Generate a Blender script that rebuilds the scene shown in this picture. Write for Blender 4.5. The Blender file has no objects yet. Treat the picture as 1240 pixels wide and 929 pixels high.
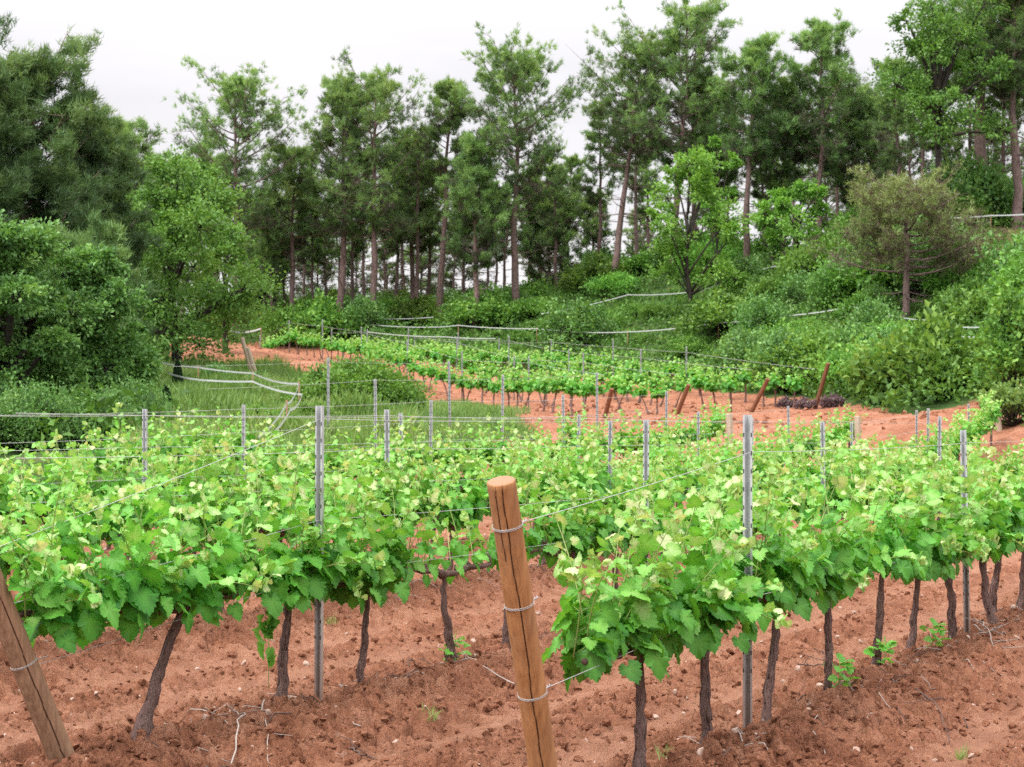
import bpy, math
import numpy as np
from math import radians as R, sin, cos, pi
from mathutils import Vector, Matrix

# ------------------------------------------------------------------ camera, sky, sun, exposure
scene = bpy.context.scene
COL = scene.collection
CAM_H, FPX = 1.75, 2000.0                      # eye height (m); focal length for a picture 1240 wide
cam_d = bpy.data.cameras.new('camera')
cam = bpy.data.objects.new('camera', cam_d); COL.objects.link(cam)
cam.location = (0, 0, CAM_H); cam.rotation_euler = (R(90), 0, 0)
cam_d.sensor_width = 36; cam_d.lens = 36 * FPX / 1240
cam_d.shift_y = 30.5 / 1240
cam_d.clip_start = 0.05; cam_d.clip_end = 3000
cam_d.dof.use_dof = True; cam_d.dof.focus_distance = 10.5; cam_d.dof.aperture_fstop = 7.0
scene.camera = cam

SUN_EL, SUN_AZ = 58, -128                      # azimuth measured from +Y (view direction) towards +X
w = bpy.data.worlds.new('World'); scene.world = w; w.use_nodes = True
nt = w.node_tree; nt.nodes.clear()
N = nt.nodes.new; L = nt.links.new
out = N('ShaderNodeOutputWorld')
sky = N('ShaderNodeTexSky'); sky.sky_type = 'NISHITA'; sky.sun_disc = False
sky.sun_elevation = R(SUN_EL); sky.sun_rotation = R(SUN_AZ)
b1 = N('ShaderNodeBackground'); b1.inputs['Strength'].default_value = 0.10; L(sky.outputs[0], b1.inputs[0])
tc = N('ShaderNodeTexCoord'); mp = N('ShaderNodeMapping'); mp.inputs['Scale'].default_value = (1.5, 1.5, 6)
L(tc.outputs['Generated'], mp.inputs[0])
nz = N('ShaderNodeTexNoise'); nz.inputs['Scale'].default_value = 2.6; nz.inputs['Detail'].default_value = 5
L(mp.outputs[0], nz.inputs[0])
cr = N('ShaderNodeValToRGB')
cr.color_ramp.elements[0].position = .35; cr.color_ramp.elements[0].color = (.86, .835, .855, 1)
cr.color_ramp.elements[1].position = .62; cr.color_ramp.elements[1].color = (1.0, .965, .975, 1)
L(nz.outputs['Fac'], cr.inputs[0])
sep = N('ShaderNodeSeparateXYZ'); L(tc.outputs['Generated'], sep.inputs[0])
mr = N('ShaderNodeMapRange'); mr.inputs[1].default_value = 0.18; mr.inputs[2].default_value = 1.0
mr.inputs[3].default_value = 0.53; mr.inputs[4].default_value = 2.35        # an overcast sky is brighter overhead
L(sep.outputs['Z'], mr.inputs[0])
b2 = N('ShaderNodeBackground'); L(cr.outputs[0], b2.inputs[0]); L(mr.outputs[0], b2.inputs['Strength'])
mx = N('ShaderNodeMixShader'); mx.inputs[0].default_value = .93
L(b1.outputs[0], mx.inputs[1]); L(b2.outputs[0], mx.inputs[2]); L(mx.outputs[0], out.inputs[0])

sd = bpy.data.lights.new('sun', 'SUN'); sd.energy = 1.5; sd.angle = R(10); sd.color = (1, .965, .92)
so = bpy.data.objects.new('sun', sd); COL.objects.link(so)
sdir = Vector((sin(R(SUN_AZ)) * cos(R(SUN_EL)), cos(R(SUN_AZ)) * cos(R(SUN_EL)), sin(R(SUN_EL))))
so.rotation_euler = sdir.to_track_quat('Z', 'Y').to_euler(); so.location = (0, -10, 40)
scene.view_settings.view_transform = 'Standard'; scene.view_settings.look = 'None'
scene.view_settings.exposure = 0.96; scene.view_settings.gamma = 1
scene.cycles.max_bounces = 7; scene.cycles.diffuse_bounces = 4; scene.cycles.transmission_bounces = 4
scene.cycles.use_denoising = False

rng = np.random.default_rng(11)

# ------------------------------------------------------------------ helpers
class MB:
    def __init__(s): s.V = []; s.F = []; s.T = []; s.M = []; s.n = 0
    def add(s, V, F, tint=0.0, mat=0):
        V = np.asarray(V, float).reshape(-1, 3); F = np.asarray(F, int)
        s.V.append(V); s.F.append(F + s.n); s.n += len(V)
        s.T.append(np.broadcast_to(np.asarray(tint, float), (len(V),)).copy()); s.M.append(np.full(len(F), mat))
        return s
    def mesh(s, name, mats, smooth=True):
        me = bpy.data.meshes.new(name)
        V = np.concatenate(s.V); nF = sum(len(f) for f in s.F)
        li = np.concatenate([f.ravel() for f in s.F])
        ln = np.concatenate([np.full(len(f), f.shape[1]) for f in s.F])
        st = np.concatenate([[0], np.cumsum(ln)[:-1]])
        me.vertices.add(len(V)); me.vertices.foreach_set('co', V.astype(np.float32).ravel())
        me.loops.add(len(li)); me.loops.foreach_set('vertex_index', li.astype(np.int32))
        me.polygons.add(nF); me.polygons.foreach_set('loop_start', st.astype(np.int32))
        me.polygons.foreach_set('loop_total', ln.astype(np.int32))
        me.polygons.foreach_set('material_index', np.concatenate(s.M).astype(np.int32))
        me.polygons.foreach_set('use_smooth', np.full(nF, smooth))
        a = me.attributes.new('tint', 'FLOAT', 'POINT'); a.data.foreach_set('value', np.concatenate(s.T).astype(np.float32))
        for m in (mats if isinstance(mats, (list, tuple)) else [mats]): me.materials.append(m)
        me.update(calc_edges=True)
        return me

def link(name, me, parent=None, loc=(0, 0, 0), rz=0, sc=1):
    o = bpy.data.objects.new(name, me); COL.objects.link(o)
    if parent: o.parent = parent
    o.location = loc; o.rotation_euler = (0, 0, rz); o.scale = (sc, sc, sc) if np.isscalar(sc) else sc
    return o
def tag(o, label, cat, group=None, kind=None):
    if label: o['label'] = label
    if cat: o['category'] = cat
    if group: o['group'] = group
    if kind: o['kind'] = kind
    return o
def thing(name, label, cat, loc=(0, 0, 0), rz=0, group=None, sc=1):
    o = link(name, None, None, loc, rz, sc); o.empty_display_size = .1
    return tag(o, label, cat, group)
def copy_thing(src, loc, rz, label, sc=1, group=None):
    r = src.copy(); COL.objects.link(r); r.location = loc; r.rotation_euler = (0, 0, rz)
    r.scale = (sc, sc, sc) if np.isscalar(sc) else sc
    r['label'] = label
    if group: r['group'] = group
    for c in src.children:
        d = c.copy(); COL.objects.link(d); d.parent = r
    return r

def norm(a): return a / np.maximum(np.linalg.norm(a, axis=-1, keepdims=True), 1e-9)
def tube(path, rad, sides=6, cap=True, rough=0.0, rg=None):
    P = np.asarray(path, float); n = len(P); rad = np.broadcast_to(np.asarray(rad, float), (n,))
    T = norm(np.gradient(P, axis=0)); ref = np.array([0.31, 0.95, 0.05]) if abs(T[:, 2]).mean() > .6 else np.array([0.05, .1, 1.0])
    A = norm(np.cross(T, ref)); B = np.cross(T, A)
    th = np.linspace(0, 2 * pi, sides, endpoint=False)
    rr = rad[:, None] * (1 + (rough * (rg or rng).normal(size=(n, sides)) if rough else 0))
    V = P[:, None] + rr[..., None] * (np.cos(th)[None, :, None] * A[:, None] + np.sin(th)[None, :, None] * B[:, None])
    V = V.reshape(-1, 3); i = np.arange(n - 1)[:, None] * sides; j = np.arange(sides)[None]; k = (j + 1) % sides
    F = np.stack([i + j, i + k, i + sides + k, i + sides + j], -1).reshape(-1, 4)
    if cap:   # close the ends with a centre point each (as degenerate-free triangles)
        c0, c1 = len(V), len(V) + 1
        V = np.vstack([V, P[0], P[-1]])
        t0 = np.stack([k[0], j[0], np.full(sides, c0)], -1); b = (n - 1) * sides
        t1 = np.stack([b + j[0], b + k[0], np.full(sides, c1)], -1)
        return V, [F, np.vstack([t0, t1])]
    return V, [F]
def add_tube(mb, path, rad, sides=6, tint=0.0, mat=0, rough=0.0, rg=None):
    V, Fs = tube(path, rad, sides, True, rough, rg); base = mb.n
    mb.V.append(V); mb.n += len(V); mb.T.append(np.full(len(V), tint, float))
    for i, f in enumerate(Fs): mb.F.append(f + base); mb.M.append(np.full(len(f), mat))
def box(mb, c, s, rz=0.0, mat=0, tint=0):
    V = np.array([[x, y, z] for z in (-.5, .5) for y in (-.5, .5) for x in (-.5, .5)]) * np.array(s)
    V = V @ np.array([[cos(rz), sin(rz), 0], [-sin(rz), cos(rz), 0], [0, 0, 1]]) + np.array(c)
    mb.add(V, [[0, 2, 3, 1], [4, 5, 7, 6], [0, 1, 5, 4], [1, 3, 7, 5], [3, 2, 6, 7], [2, 0, 4, 6]], tint, mat)

def frames(tip, nrm):
    Y = norm(tip); X = norm(np.cross(Y, nrm)); Z = np.cross(X, Y)
    return np.stack([X, Y, Z], 1)              # rows are local axes in world space
def stamp(mb, tV, tF, pos, fr, size, tint, mat=0, off=None):
    n, k = len(pos), len(tV); size = np.broadcast_to(size, (n,))
    V = pos[:, None] + size[:, None, None] * np.einsum('kc,ncj->nkj', tV, fr)
    F = (tF[None] + (np.arange(n) * k)[:, None, None]).reshape(-1, tF.shape[1])
    mb.add(V.reshape(-1, 3), F, np.repeat(np.broadcast_to(tint, (n,)), k) + (0 if off is None else np.tile(off, n)), mat)

_tab = np.random.default_rng(5).random((256, 256))
def vnoise(x, y, s, o=0):
    x = np.asarray(x) / s + 37.3 * o; y = np.asarray(y) / s + 91.7 * o
    xi = np.floor(x).astype(int); yi = np.floor(y).astype(int); fx = x - xi; fy = y - yi
    fx = fx * fx * (3 - 2 * fx); fy = fy * fy * (3 - 2 * fy)
    a = _tab[xi & 255, yi & 255]; b = _tab[(xi + 1) & 255, yi & 255]; c = _tab[xi & 255, (yi + 1) & 255]; d = _tab[(xi + 1) & 255, (yi + 1) & 255]
    return (a + (b - a) * fx) * (1 - fy) + (c + (d - c) * fx) * fy

# a point of the photograph (1240 wide) at a distance -> a place in the world
def at(u, v, d): return np.array([(u - 620) / FPX * d, d, CAM_H + (495 - v) / FPX * d])
def px(u, d): return (u - 620) / FPX * d

# ------------------------------------------------------------------ terrain
ctl = [(-4, 3, 0), (4, 3, -.02), (0, 10, 0), (-3, 15, 0), (3, 14, -.05), (8, 20, -.06), (0, 22, -.08), (-7, 20, .02), (-7, 12, .02),
       (7, 10, -.1), (12, 31, .08), (7, 35, .16), (2, 30, .02), (14, 22, -.08), (-14, 8, .1), (20, 12, -.2), (-20, -5, 0), (20, -5, -.2), (0, -10, 0)]
for u, v, d in [(300, 536, 33), (300, 505, 43), (300, 470, 56), (110, 525, 38), (0, 525, 36), (-150, 520, 36), (120, 440, 62), (0, 420, 80),
                (-250, 420, 80), (200, 425, 75), (240, 413, 88), (400, 459, 64), (440, 500, 46), (560, 512, 42), (640, 511, 44), (732, 507, 50),
                (560, 489, 61.5), (520, 476, 65), (308, 450, 93), (560, 452, 86), (819, 505, 51.5), (911, 497, 53), (990, 496, 54.5),
                (1090, 501, 48), (1200, 502, 42), (1330, 490, 42), (700, 459, 72), (850, 479, 62), (610, 456, 80), (700, 436, 90), (850, 442, 80), (960, 455, 68), (450, 425, 98), (330, 420, 104),
                (360, 386, 118), (480, 388, 115), (640, 380, 112), (200, 390, 110), (60, 385, 110), (745, 338, 108), (835, 390, 88), (905, 330, 98),
                (965, 335, 93), (1095, 392, 70), (1150, 282, 84), (1225, 272, 86), (1330, 270, 84), (1245, 335, 75), (1100, 440, 61),
                (1200, 445, 53), (1250, 400, 58), (1030, 378, 75), (700, 395, 98), (1400, 400, 56)]:
    ctl.append(tuple(at(u, v, d)))
ctl += [(-15, 140, 8.4), (5, 140, 9), (-35, 135, 8), (20, 135, 11), (40, 130, 14), (50, 100, 15), (0, 200, 6), (60, 180, 12), (-60, 180, 6), (-80, 90, 5), (80, 60, 12),
        (-60, 30, 2), (70, 20, 2), (0, 400, -4), (-300, 400, -4), (300, 400, -2), (300, 50, 6), (-300, 50, 0), (0, 800, -15), (-700, 800, -15), (700, 800, -15), (700, 0, 0), (-700, 0, 0), (0, -60, -1)]
ctl = np.array(ctl); _C = 4.0
_K = np.sqrt(((ctl[:, None, :2] - ctl[None, :, :2]) ** 2).sum(-1) + _C ** 2)
_W = np.linalg.solve(_K - .02 * np.eye(len(ctl)), ctl[:, 2] - ctl[:, 2].mean()); _M = ctl[:, 2].mean()
def terrain(x, y):
    x = np.asarray(x, float); y = np.asarray(y, float); z = np.full(x.shape, _M)
    for (cx, cy, _), wt in zip(ctl, _W): z = z + wt * np.sqrt((x - cx) ** 2 + (y - cy) ** 2 + _C * _C)
    return z

U = np.array([.488, .873]); NV = np.array([-.873, .488])       # along a vine row of the front field / across the rows
ROW = {1: (1.27, 8.9), 2: (-1.175, 10.0), 3: (-1.19, 15.9), 4: (-3.59, 17.2), 5: (-3.65, 22.8), 6: (-6.02, 24.1), 7: (-8.4, 25.5)}
ROWV = [float(np.dot(ROW[k], NV)) for k in sorted(ROW)]
def row_xy(k, s): return np.array(ROW[k]) + s * U
def vine_edge(x): return np.interp(x, [-12, -8, -3, 0, 3, 8, 16], [20, 23.5, 28.5, 33, 37.5, 38, 38])
def back_edge(x): return np.interp(x, [-12, -8, -3, -1, 1, 4, 8, 16], [20.5, 24, 29.5, 34, 42, 46, 47, 48])

def inside(poly, x, y):
    r = np.zeros(np.shape(x), bool); n = len(poly); j = n - 1
    for i in range(n):
        (xi, yi), (xj, yj) = poly[i], poly[j]
        c = ((yi > y) != (yj > y)) & (x < (xj - xi) * (y - yi) / (yj - yi + 1e-12) + xi); r ^= c; j = i
    return r
POLY2 = [(px(u, d), d) for u, v, d in [(650, 512, 41), (732, 512, 42), (850, 512, 42), (1000, 512, 43), (1150, 503, 44), (1260, 500, 43), (1250, 490, 48), (1100, 494, 47.5),
         (1012, 488, 54.5)]] + [(10.0 + 1.5 - .373 * q, 54.5 + .6 + .927 * q) for q in (2, 12, 22, 34)] + [(px(u, d), d) for u, v, d in [(470, 428, 97), (330, 430, 106), (245, 405, 102), (195, 412, 92), (175, 432, 72), (230, 448, 64),
         (330, 458, 66), (420, 465, 62), (500, 462, 62), (560, 495, 55), (620, 505, 49)]]
BANK = [(px(u, d), d) for u, d in [(1120, 84), (1112, 77), (1150, 72), (1230, 70), (1360, 70), (1360, 85)]]    # bare bank under the dark pines
def soil_mask(x, y):
    jx = x + 1.2 * (vnoise(x, y, 1.7) - .5) + .5 * (vnoise(x, y, .5, 2) - .5); jy = y + 1.2 * (vnoise(x, y, 1.7, 1) - .5) + .5 * (vnoise(x, y, .5, 3) - .5)
    f1 = (jy < back_edge(jx)) & (jx > -11) & (jx < 24)
    return np.maximum((f1 | inside(POLY2, jx, jy)).astype(float),   .24 * inside(BANK, jx, jy))
def furrow(x, y):
    v = x * NV[0] + y * NV[1]; z = np.zeros(np.shape(x)); tr = np.zeros(np.shape(x))
    wob = .12 * (vnoise(x, y, 1.9, 4) - .5)
    rows = [ROWV[0] - 2.72 * 2, ROWV[0] - 2.72] + ROWV
    for rv in rows:
        q = v - rv + wob
        z = z + .165 * np.exp(-((q + .20) / .32) ** 2)                                 # the berm the vines stand on
        for c in (-.95, -1.85):
            g = np.exp(-((q - c) / (.16 + .10 * vnoise(x, y, 1.1, 40))) ** 2) * np.clip(.55 + .9 * vnoise(x, y, .8, 41), 0, 1); z = z - .06 * g; tr = np.maximum(tr, g)  # wheel tracks
    f = np.clip((back_edge(x) - y) / 2, 0, 1)
    return (z - .105) * f, tr * f
def on_ground(u, v, d, h=.55):                          # where the sight line of a photographed tape passes h above the ground, near distance d
    D = np.linspace(d * .72, d * 1.25, 160); x = (u - 620) / FPX * D; e = np.abs(CAM_H + (495 - v) / FPX * D - terrain(x, D) - h) + .004 * np.abs(D - d)
    q = D[np.argmin(e)]; p = at(u, v, q); p[2] = max(p[2], float(terrain(p[0], q)) + min(h, .3)); return p
def gz(x, y): return float(terrain(x, y) + furrow(np.array(x), np.array(y))[0])

tau = np.concatenate([-np.geomspace(1.9, .345, 70), np.linspace(-.34, .34, 800), np.geomspace(.345, 1.9, 70)])
ys = list(np.linspace(-14, 6.8, 40))
while ys[-1] < 130: ys.append(ys[-1] + min(.5, max(.0105, ys[-1] ** 2 / 4900)))
ys = np.array(ys + list(np.geomspace(133, 900, 50)))
Yg, Tg = np.meshgrid(ys, tau, indexing='ij'); Xg = Tg * (np.maximum(Yg, 0) * 1.0 + 7 + .0 * Yg)
Z0 = terrain(Xg, Yg); SM = soil_mask(Xg, Yg); FZ, TR = furrow(Xg, Yg)
near = 1.0; fine = np.clip(1.35 - Yg / 28, 0, 1)
ri = lambda s, o: 1 - np.abs(2 * vnoise(Xg, Yg, s, o) - 1)
bl = lambda s, o: np.abs(2 * vnoise(Xg, Yg, s, o) - 1)
wx, wy = Xg + .08 * vnoise(Xg, Yg, .11, 21), Yg + .08 * vnoise(Xg, Yg, .11, 22)
cl = lambda s, o: np.sqrt(np.clip(np.abs(2 * vnoise(wx, wy, s, o) - 1), 0, 1))
ss_ = Xg * U[0] + Yg * U[1]; vv_ = Xg * NV[0] + Yg * NV[1]
clod = fine * (.06 * (vnoise(vv_, ss_ / 9, .13, 42) - .5) + .08 * (vnoise(vv_, ss_ / 14, .34, 43) - .5)) + .06 * (vnoise(Xg, Yg, .55, 7) - .5) * fine + (1 - fine) * (.16 * (vnoise(Xg, Yg, 1.6, 32) - .5)) + fine * 1.5 * (.075 * (cl(.19, 8) - .6) * (.3 + vnoise(Xg, Yg, .7, 30)) + .052 * (cl(.085, 9) - .6) + .036 * (cl(.043, 10) - .6) + .020 * (vnoise(Xg, Yg, .021, 11) - .5))
tramp = 1 - .75 * TR
rut = TR * (.012 * (bl(.9, 14) - .5) + .010 * (vnoise(Xg, Yg, .05, 31) - .5))
rough_veg = .35 * (vnoise(Xg, Yg, 2.5, 12) - .5) + .15 * (vnoise(Xg, Yg, .8, 13) - .5)
Z = Z0 + FZ + SM * near * (clod * tramp + rut) + (1 - SM) * rough_veg
mb = MB(); nr, nc = Xg.shape
ii = (np.arange(nr - 1)[:, None] * nc + np.arange(nc - 1)[None]); F = np.stack([ii, ii + 1, ii + nc + 1, ii + nc], -1).reshape(-1, 4)
mb.add(np.stack([Xg, Yg, Z], -1), F, (SM * (1 + TR)).ravel())   # 0 = grown over, 1 = tilled soil, 2 = wheel track

# ------------------------------------------------------------------ materials
def newmat(name):
    m = bpy.data.materials.new(name); m.use_nodes = True; t = m.node_tree; t.nodes.clear()
    o = t.nodes.new('ShaderNodeOutputMaterial'); p = t.nodes.new('ShaderNodeBsdfPrincipled'); t.links.new(p.outputs[0], o.inputs[0])
    return m, t, p, o
def ramp(t, src, stops):
    r = t.nodes.new('ShaderNodeValToRGB'); e = r.color_ramp.elements
    while len(e) < len(stops): e.new(.5)
    for el, (p, c) in zip(e, stops): el.position = p; el.color = (*c, 1)
    t.links.new(src, r.inputs[0]); return r.outputs[0]
def noise(t, scale, detail=4, vec=None, rough=.55):
    n = t.nodes.new('ShaderNodeTexNoise'); n.inputs['Scale'].default_value = scale; n.inputs['Detail'].default_value = detail; n.inputs['Roughness'].default_value = rough
    if vec is not None: t.links.new(vec, n.inputs['Vector'])
    return n.outputs['Fac']
def coord(t, scale=(1, 1, 1)):
    c = t.nodes.new('ShaderNodeTexCoord'); m = t.nodes.new('ShaderNodeMapping'); m.inputs['Scale'].default_value = scale
    t.links.new(c.outputs['Object'], m.inputs[0]); return m.outputs[0]
def mixc(t, f, a, b, mode='MIX'):
    m = t.nodes.new('ShaderNodeMix'); m.data_type = 'RGBA'; m.blend_type = mode
    for s, v in ((m.inputs['Factor'], f), (m.inputs['A'], a), (m.inputs['B'], b)):
        if hasattr(v, 'is_linked'): t.links.new(v, s)
        elif isinstance(v, tuple): s.default_value = (*v, 1)
        else: s.default_value = v
    return m.outputs['Result']
def bump(t, p, h, strength, dist):
    b = t.nodes.new('ShaderNodeBump'); b.inputs['Strength'].default_value = strength; b.inputs['Distance'].default_value = dist
    t.links.new(h, b.inputs['Height']); t.links.new(b.outputs[0], p.inputs['Normal'])
def attr(t, name='tint'):
    a = t.nodes.new('ShaderNodeAttribute'); a.attribute_name = name; return a.outputs['Fac']
def math_(t, op, a, b):
    m = t.nodes.new('ShaderNodeMath'); m.operation = op
    for s, v in zip(m.inputs, (a, b)):
        if hasattr(v, 'is_linked'): t.links.new(v, s)
        else: s.default_value = v
    return m.outputs[0]

SOIL = [(.30, (.15, .056, .031)), (.48, (.325, .135, .075)), (.70, (.53, .27, .172))]
def soil_material(name, ground):
    m, t, p, o = newmat(name); c = coord(t)
    n1 = noise(t, 6, 8, c, .7); n2 = noise(t, .9, 3, c)
    col = ramp(t, math_(t, 'ADD', math_(t, 'MULTIPLY', n1, .7), math_(t, 'MULTIPLY', n2, .3)), SOIL)
    col = mixc(t, .8, col, ramp(t, noise(t, 75, 4, c, .8), [(.32, (.38, .36, .35)), (.5, (.95, .95, .95)), (.72, (1.4, 1.44, 1.48))]), 'MULTIPLY')
    vo = t.nodes.new('ShaderNodeTexVoronoi'); vo.inputs['Scale'].default_value = 26; t.links.new(c, vo.inputs['Vector'])
    spk = ramp(t, vo.outputs['Color'], [(.0, (0, 0, 0)), (.955, (0, 0, 0)), (.97, (1, 1, 1))])
    col = mixc(t, math_(t, 'MULTIPLY', spk, .4), col, (.47, .30, .23))
    if ground:
        a = attr(t)
        tr = math_(t, 'SUBTRACT', a, 1.0); cl = t.nodes.new('ShaderNodeClamp'); t.links.new(tr, cl.inputs[0])
        col = mixc(t, math_(t, 'MULTIPLY', cl.outputs[0], .45), col, (.44, .235, .155))
        veg = ramp(t, noise(t, 1.4, 6, c), [(.3, (.020, .045, .012)), (.5, (.050, .10, .022)), (.7, (.11, .13, .045))])
        c2 = t.nodes.new('ShaderNodeClamp'); t.links.new(a, c2.inputs[0])
        col = mixc(t, c2.outputs[0], veg, col)
    t.links.new(col, p.inputs['Base Color']); p.inputs['Roughness'].default_value = .95; p.inputs['Specular IOR Level'].default_value = .15
    bump(t, p, noise(t, 48, 8, c, .8), 1.0, .035)
    return m
M_GROUND = soil_material('red_soil_and_turf', True); M_SOIL = soil_material('red_soil', False)

def leaf_material(name, stops, transl=.3, var=.25, gloss=.45, tmul=(1.25, 1.15, .55)):
    m, t, p, o = newmat(name); a = attr(t)
    col = ramp(t, a, stops)
    oi = t.nodes.new('ShaderNodeObjectInfo')
    hs = t.nodes.new('ShaderNodeHueSaturation'); t.links.new(col, hs.inputs['Color'])
    mrn = t.nodes.new('ShaderNodeMapRange'); mrn.inputs[3].default_value = 1 - var; mrn.inputs[4].default_value = 1 + var
    t.links.new(oi.outputs['Random'], mrn.inputs[0]); t.links.new(mrn.outputs[0], hs.inputs['Value'])
    mh = t.nodes.new('ShaderNodeMapRange'); mh.inputs[3].default_value = .5 - var * .05; mh.inputs[4].default_value = .5 + var * .05
    t.links.new(oi.outputs['Random'], mh.inputs[0]); t.links.new(mh.outputs[0], hs.inputs['Hue'])
    col = hs.outputs[0]
    t.links.new(col, p.inputs['Base Color']); p.inputs['Roughness'].default_value = gloss; p.inputs['Specular IOR Level'].default_value = .3
    if transl:
        tb = t.nodes.new('ShaderNodeBsdfTranslucent'); t.links.new(mixc(t, 1.0, col, tmul, 'MULTIPLY'), tb.inputs[0])
        ms = t.nodes.new('ShaderNodeMixShader'); ms.inputs[0].default_value = transl
        t.links.new(p.outputs[0], ms.inputs[1]); t.links.new(tb.outputs[0], ms.inputs[2]); t.links.new(ms.outputs[0], o.inputs[0])
    return m
M_VINE = leaf_material('vine_leaf', [(0, (.045, .215, .026)), (.3, (.125, .40, .048)), (.6, (.23, .53, .10)), (.88, (.40, .60, .22)), (1, (.58, .66, .36))], .35, .08)
M_SHOOT = leaf_material('green_shoot', [(0, (.22, .30, .08)), (1, (.38, .44, .16))], 0, .05)
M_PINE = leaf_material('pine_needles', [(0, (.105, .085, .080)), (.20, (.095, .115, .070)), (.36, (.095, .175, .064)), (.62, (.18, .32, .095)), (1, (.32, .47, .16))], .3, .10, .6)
M_PINEL = leaf_material('dark_pine_needles', [(0, (.055, .06, .045)), (.25, (.05, .098, .040)), (.6, (.098, .188, .064)), (1, (.21, .33, .115))], .25, .08, .6)
M_PINED = leaf_material('dry_pine_needles', [(0, (.10, .072, .052)), (.5, (.14, .11, .075)), (.62, (.14, .20, .06)), (1, (.28, .35, .12))], .15, .05, .7)
M_OAK = leaf_material('oak_leaf', [(0, (.068, .165, .034)), (.5, (.145, .31, .062)), (1, (.25, .45, .115))], .3, .08, .5)
M_OAKY = leaf_material('fresh_oak_leaf', [(0, (.10, .24, .04)), (.5, (.21, .43, .075)), (1, (.34, .58, .14))], .32, .06, .5)
M_BUSHY = leaf_material('fresh_bush_leaf', [(0, (.07, .18, .03)), (.5, (.155, .345, .058)), (1, (.27, .50, .11))], .3, .2, .5)
M_OAKD = leaf_material('dark_oak_leaf', [(0, (.060, .145, .042)), (.5, (.140, .30, .078)), (1, (.29, .48, .145))], .25, .06, .45)
M_BUSH = leaf_material('bush_leaf', [(0, (.060, .14, .028)), (.5, (.140, .29, .055)), (1, (.28, .46, .105))], .3, .28, .5)
M_UNDER = leaf_material('undergrowth_leaf', [(0, (.055, .125, .026)), (.5, (.125, .27, .052)), (1, (.24, .42, .095))], .28, .0, .55)
M_GRASS = leaf_material('grass_blade', [(0, (.10, .19, .045)), (.6, (.19, .32, .085)), (1, (.36, .40, .18))], .3, .05, .6)
M_PURPLE = leaf_material('dry_purple_stems', [(0, (.12, .075, .09)), (.6, (.22, .15, .17)), (1, (.22, .22, .13))], .1, .1, .8)
M_CYP = leaf_material('cypress_scale_leaf', [(0, (.012, .032, .012)), (1, (.03, .065, .022))], .1, .1, .7)
def bark(name, c1, c2, sc=(9, 9, 2.0), bs=.8, bd=.02, n=5):
    m, t, p, o = newmat(name); c = coord(t, sc); f = noise(t, n, 8, c, .7)
    t.links.new(ramp(t, f, [(.3, c1), (.68, c2)]), p.inputs['Base Color']); p.inputs['Roughness'].default_value = .9
    p.inputs['Specular IOR Level'].default_value = .2; bump(t, p, f, bs, bd); return m
M_VBARK = bark('vine_bark', (.075, .040, .034), (.36, .235, .205), (30, 30, 4), 1, .03)
M_PBARK = bark('pine_bark', (.075, .050, .048), (.30, .205, .19), (3, 3, .8), 1, .06)
M_OBARK = bark('oak_bark', (.022, .018, .016), (.075, .062, .055), (4, 4, 1), 1, .04)
M_TWIG = bark('bleached_twig', (.20, .16, .14), (.50, .43, .39), (20, 20, 20), .5, .005)
M_DTWIG = bark('dark_twig', (.05, .035, .03), (.16, .11, .095), (20, 20, 20), .5, .005)
M_STONE = bark('pale_stone', (.30, .19, .14), (.54, .40, .33), (9, 9, 9), .6, .01)
M_WOOD = bark('round_timber', (.24, .105, .040), (.46, .235, .10), (9, 9, .7), .6, .006, 4)
t_ = M_WOOD.node_tree; p_ = next(n for n in t_.nodes if n.type == 'BSDF_PRINCIPLED'); src_ = p_.inputs['Base Color'].links[0].from_socket
vo_ = t_.nodes.new('ShaderNodeTexVoronoi'); vo_.inputs['Scale'].default_value = 5.5; t_.links.new(coord(t_, (1, 1, .55)), vo_.inputs['Vector'])
c_ = mixc(t_, ramp(t_, vo_.outputs['Distance'], [(.07, (1, 1, 1)), (.19, (0, 0, 0))]), src_, (.10, .042, .02))                  # knots
c_ = mixc(t_, ramp(t_, noise(t_, 2.2, 6, coord(t_, (1, 1, .5)), .7), [(.42, (0, 0, 0)), (.66, (.75, .75, .75))]), c_, (.23, .135, .085))   # weathering
t_.links.new(c_, p_.inputs['Base Color'])
M_WOODG = bark('weathered_timber', (.15, .085, .052), (.36, .22, .135), (14, 14, .9), .7, .006, 4)
M_WOODP = bark('pale_timber', (.33, .25, .18), (.55, .45, .35), (6, 6, .6), .4, .01)
M_WOODR = bark('red_brown_timber', (.13, .055, .03), (.25, .11, .06), (5, 5, .6), .4, .01)
def plain(name, c, rough=.6, metal=0.0):
    m, t, p, o = newmat(name); f = noise(t, 14, 4, coord(t))
    t.links.new(ramp(t, f, [(.3, tuple(x * .8 for x in c)), (.7, c)]), p.inputs['Base Color'])
    p.inputs['Roughness'].default_value = rough; p.inputs['Metallic'].default_value = metal; return m
M_CRACK = plain('split_wood', (.10, .045, .022), .95)
M_WIRE = plain('galvanised_wire', (.50, .50, .50), .45, .35)
M_TAPE = plain('white_tape', (.62, .64, .64), .6)
M_SLOT = plain('punched_slot', (.05, .05, .05), .8)
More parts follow.
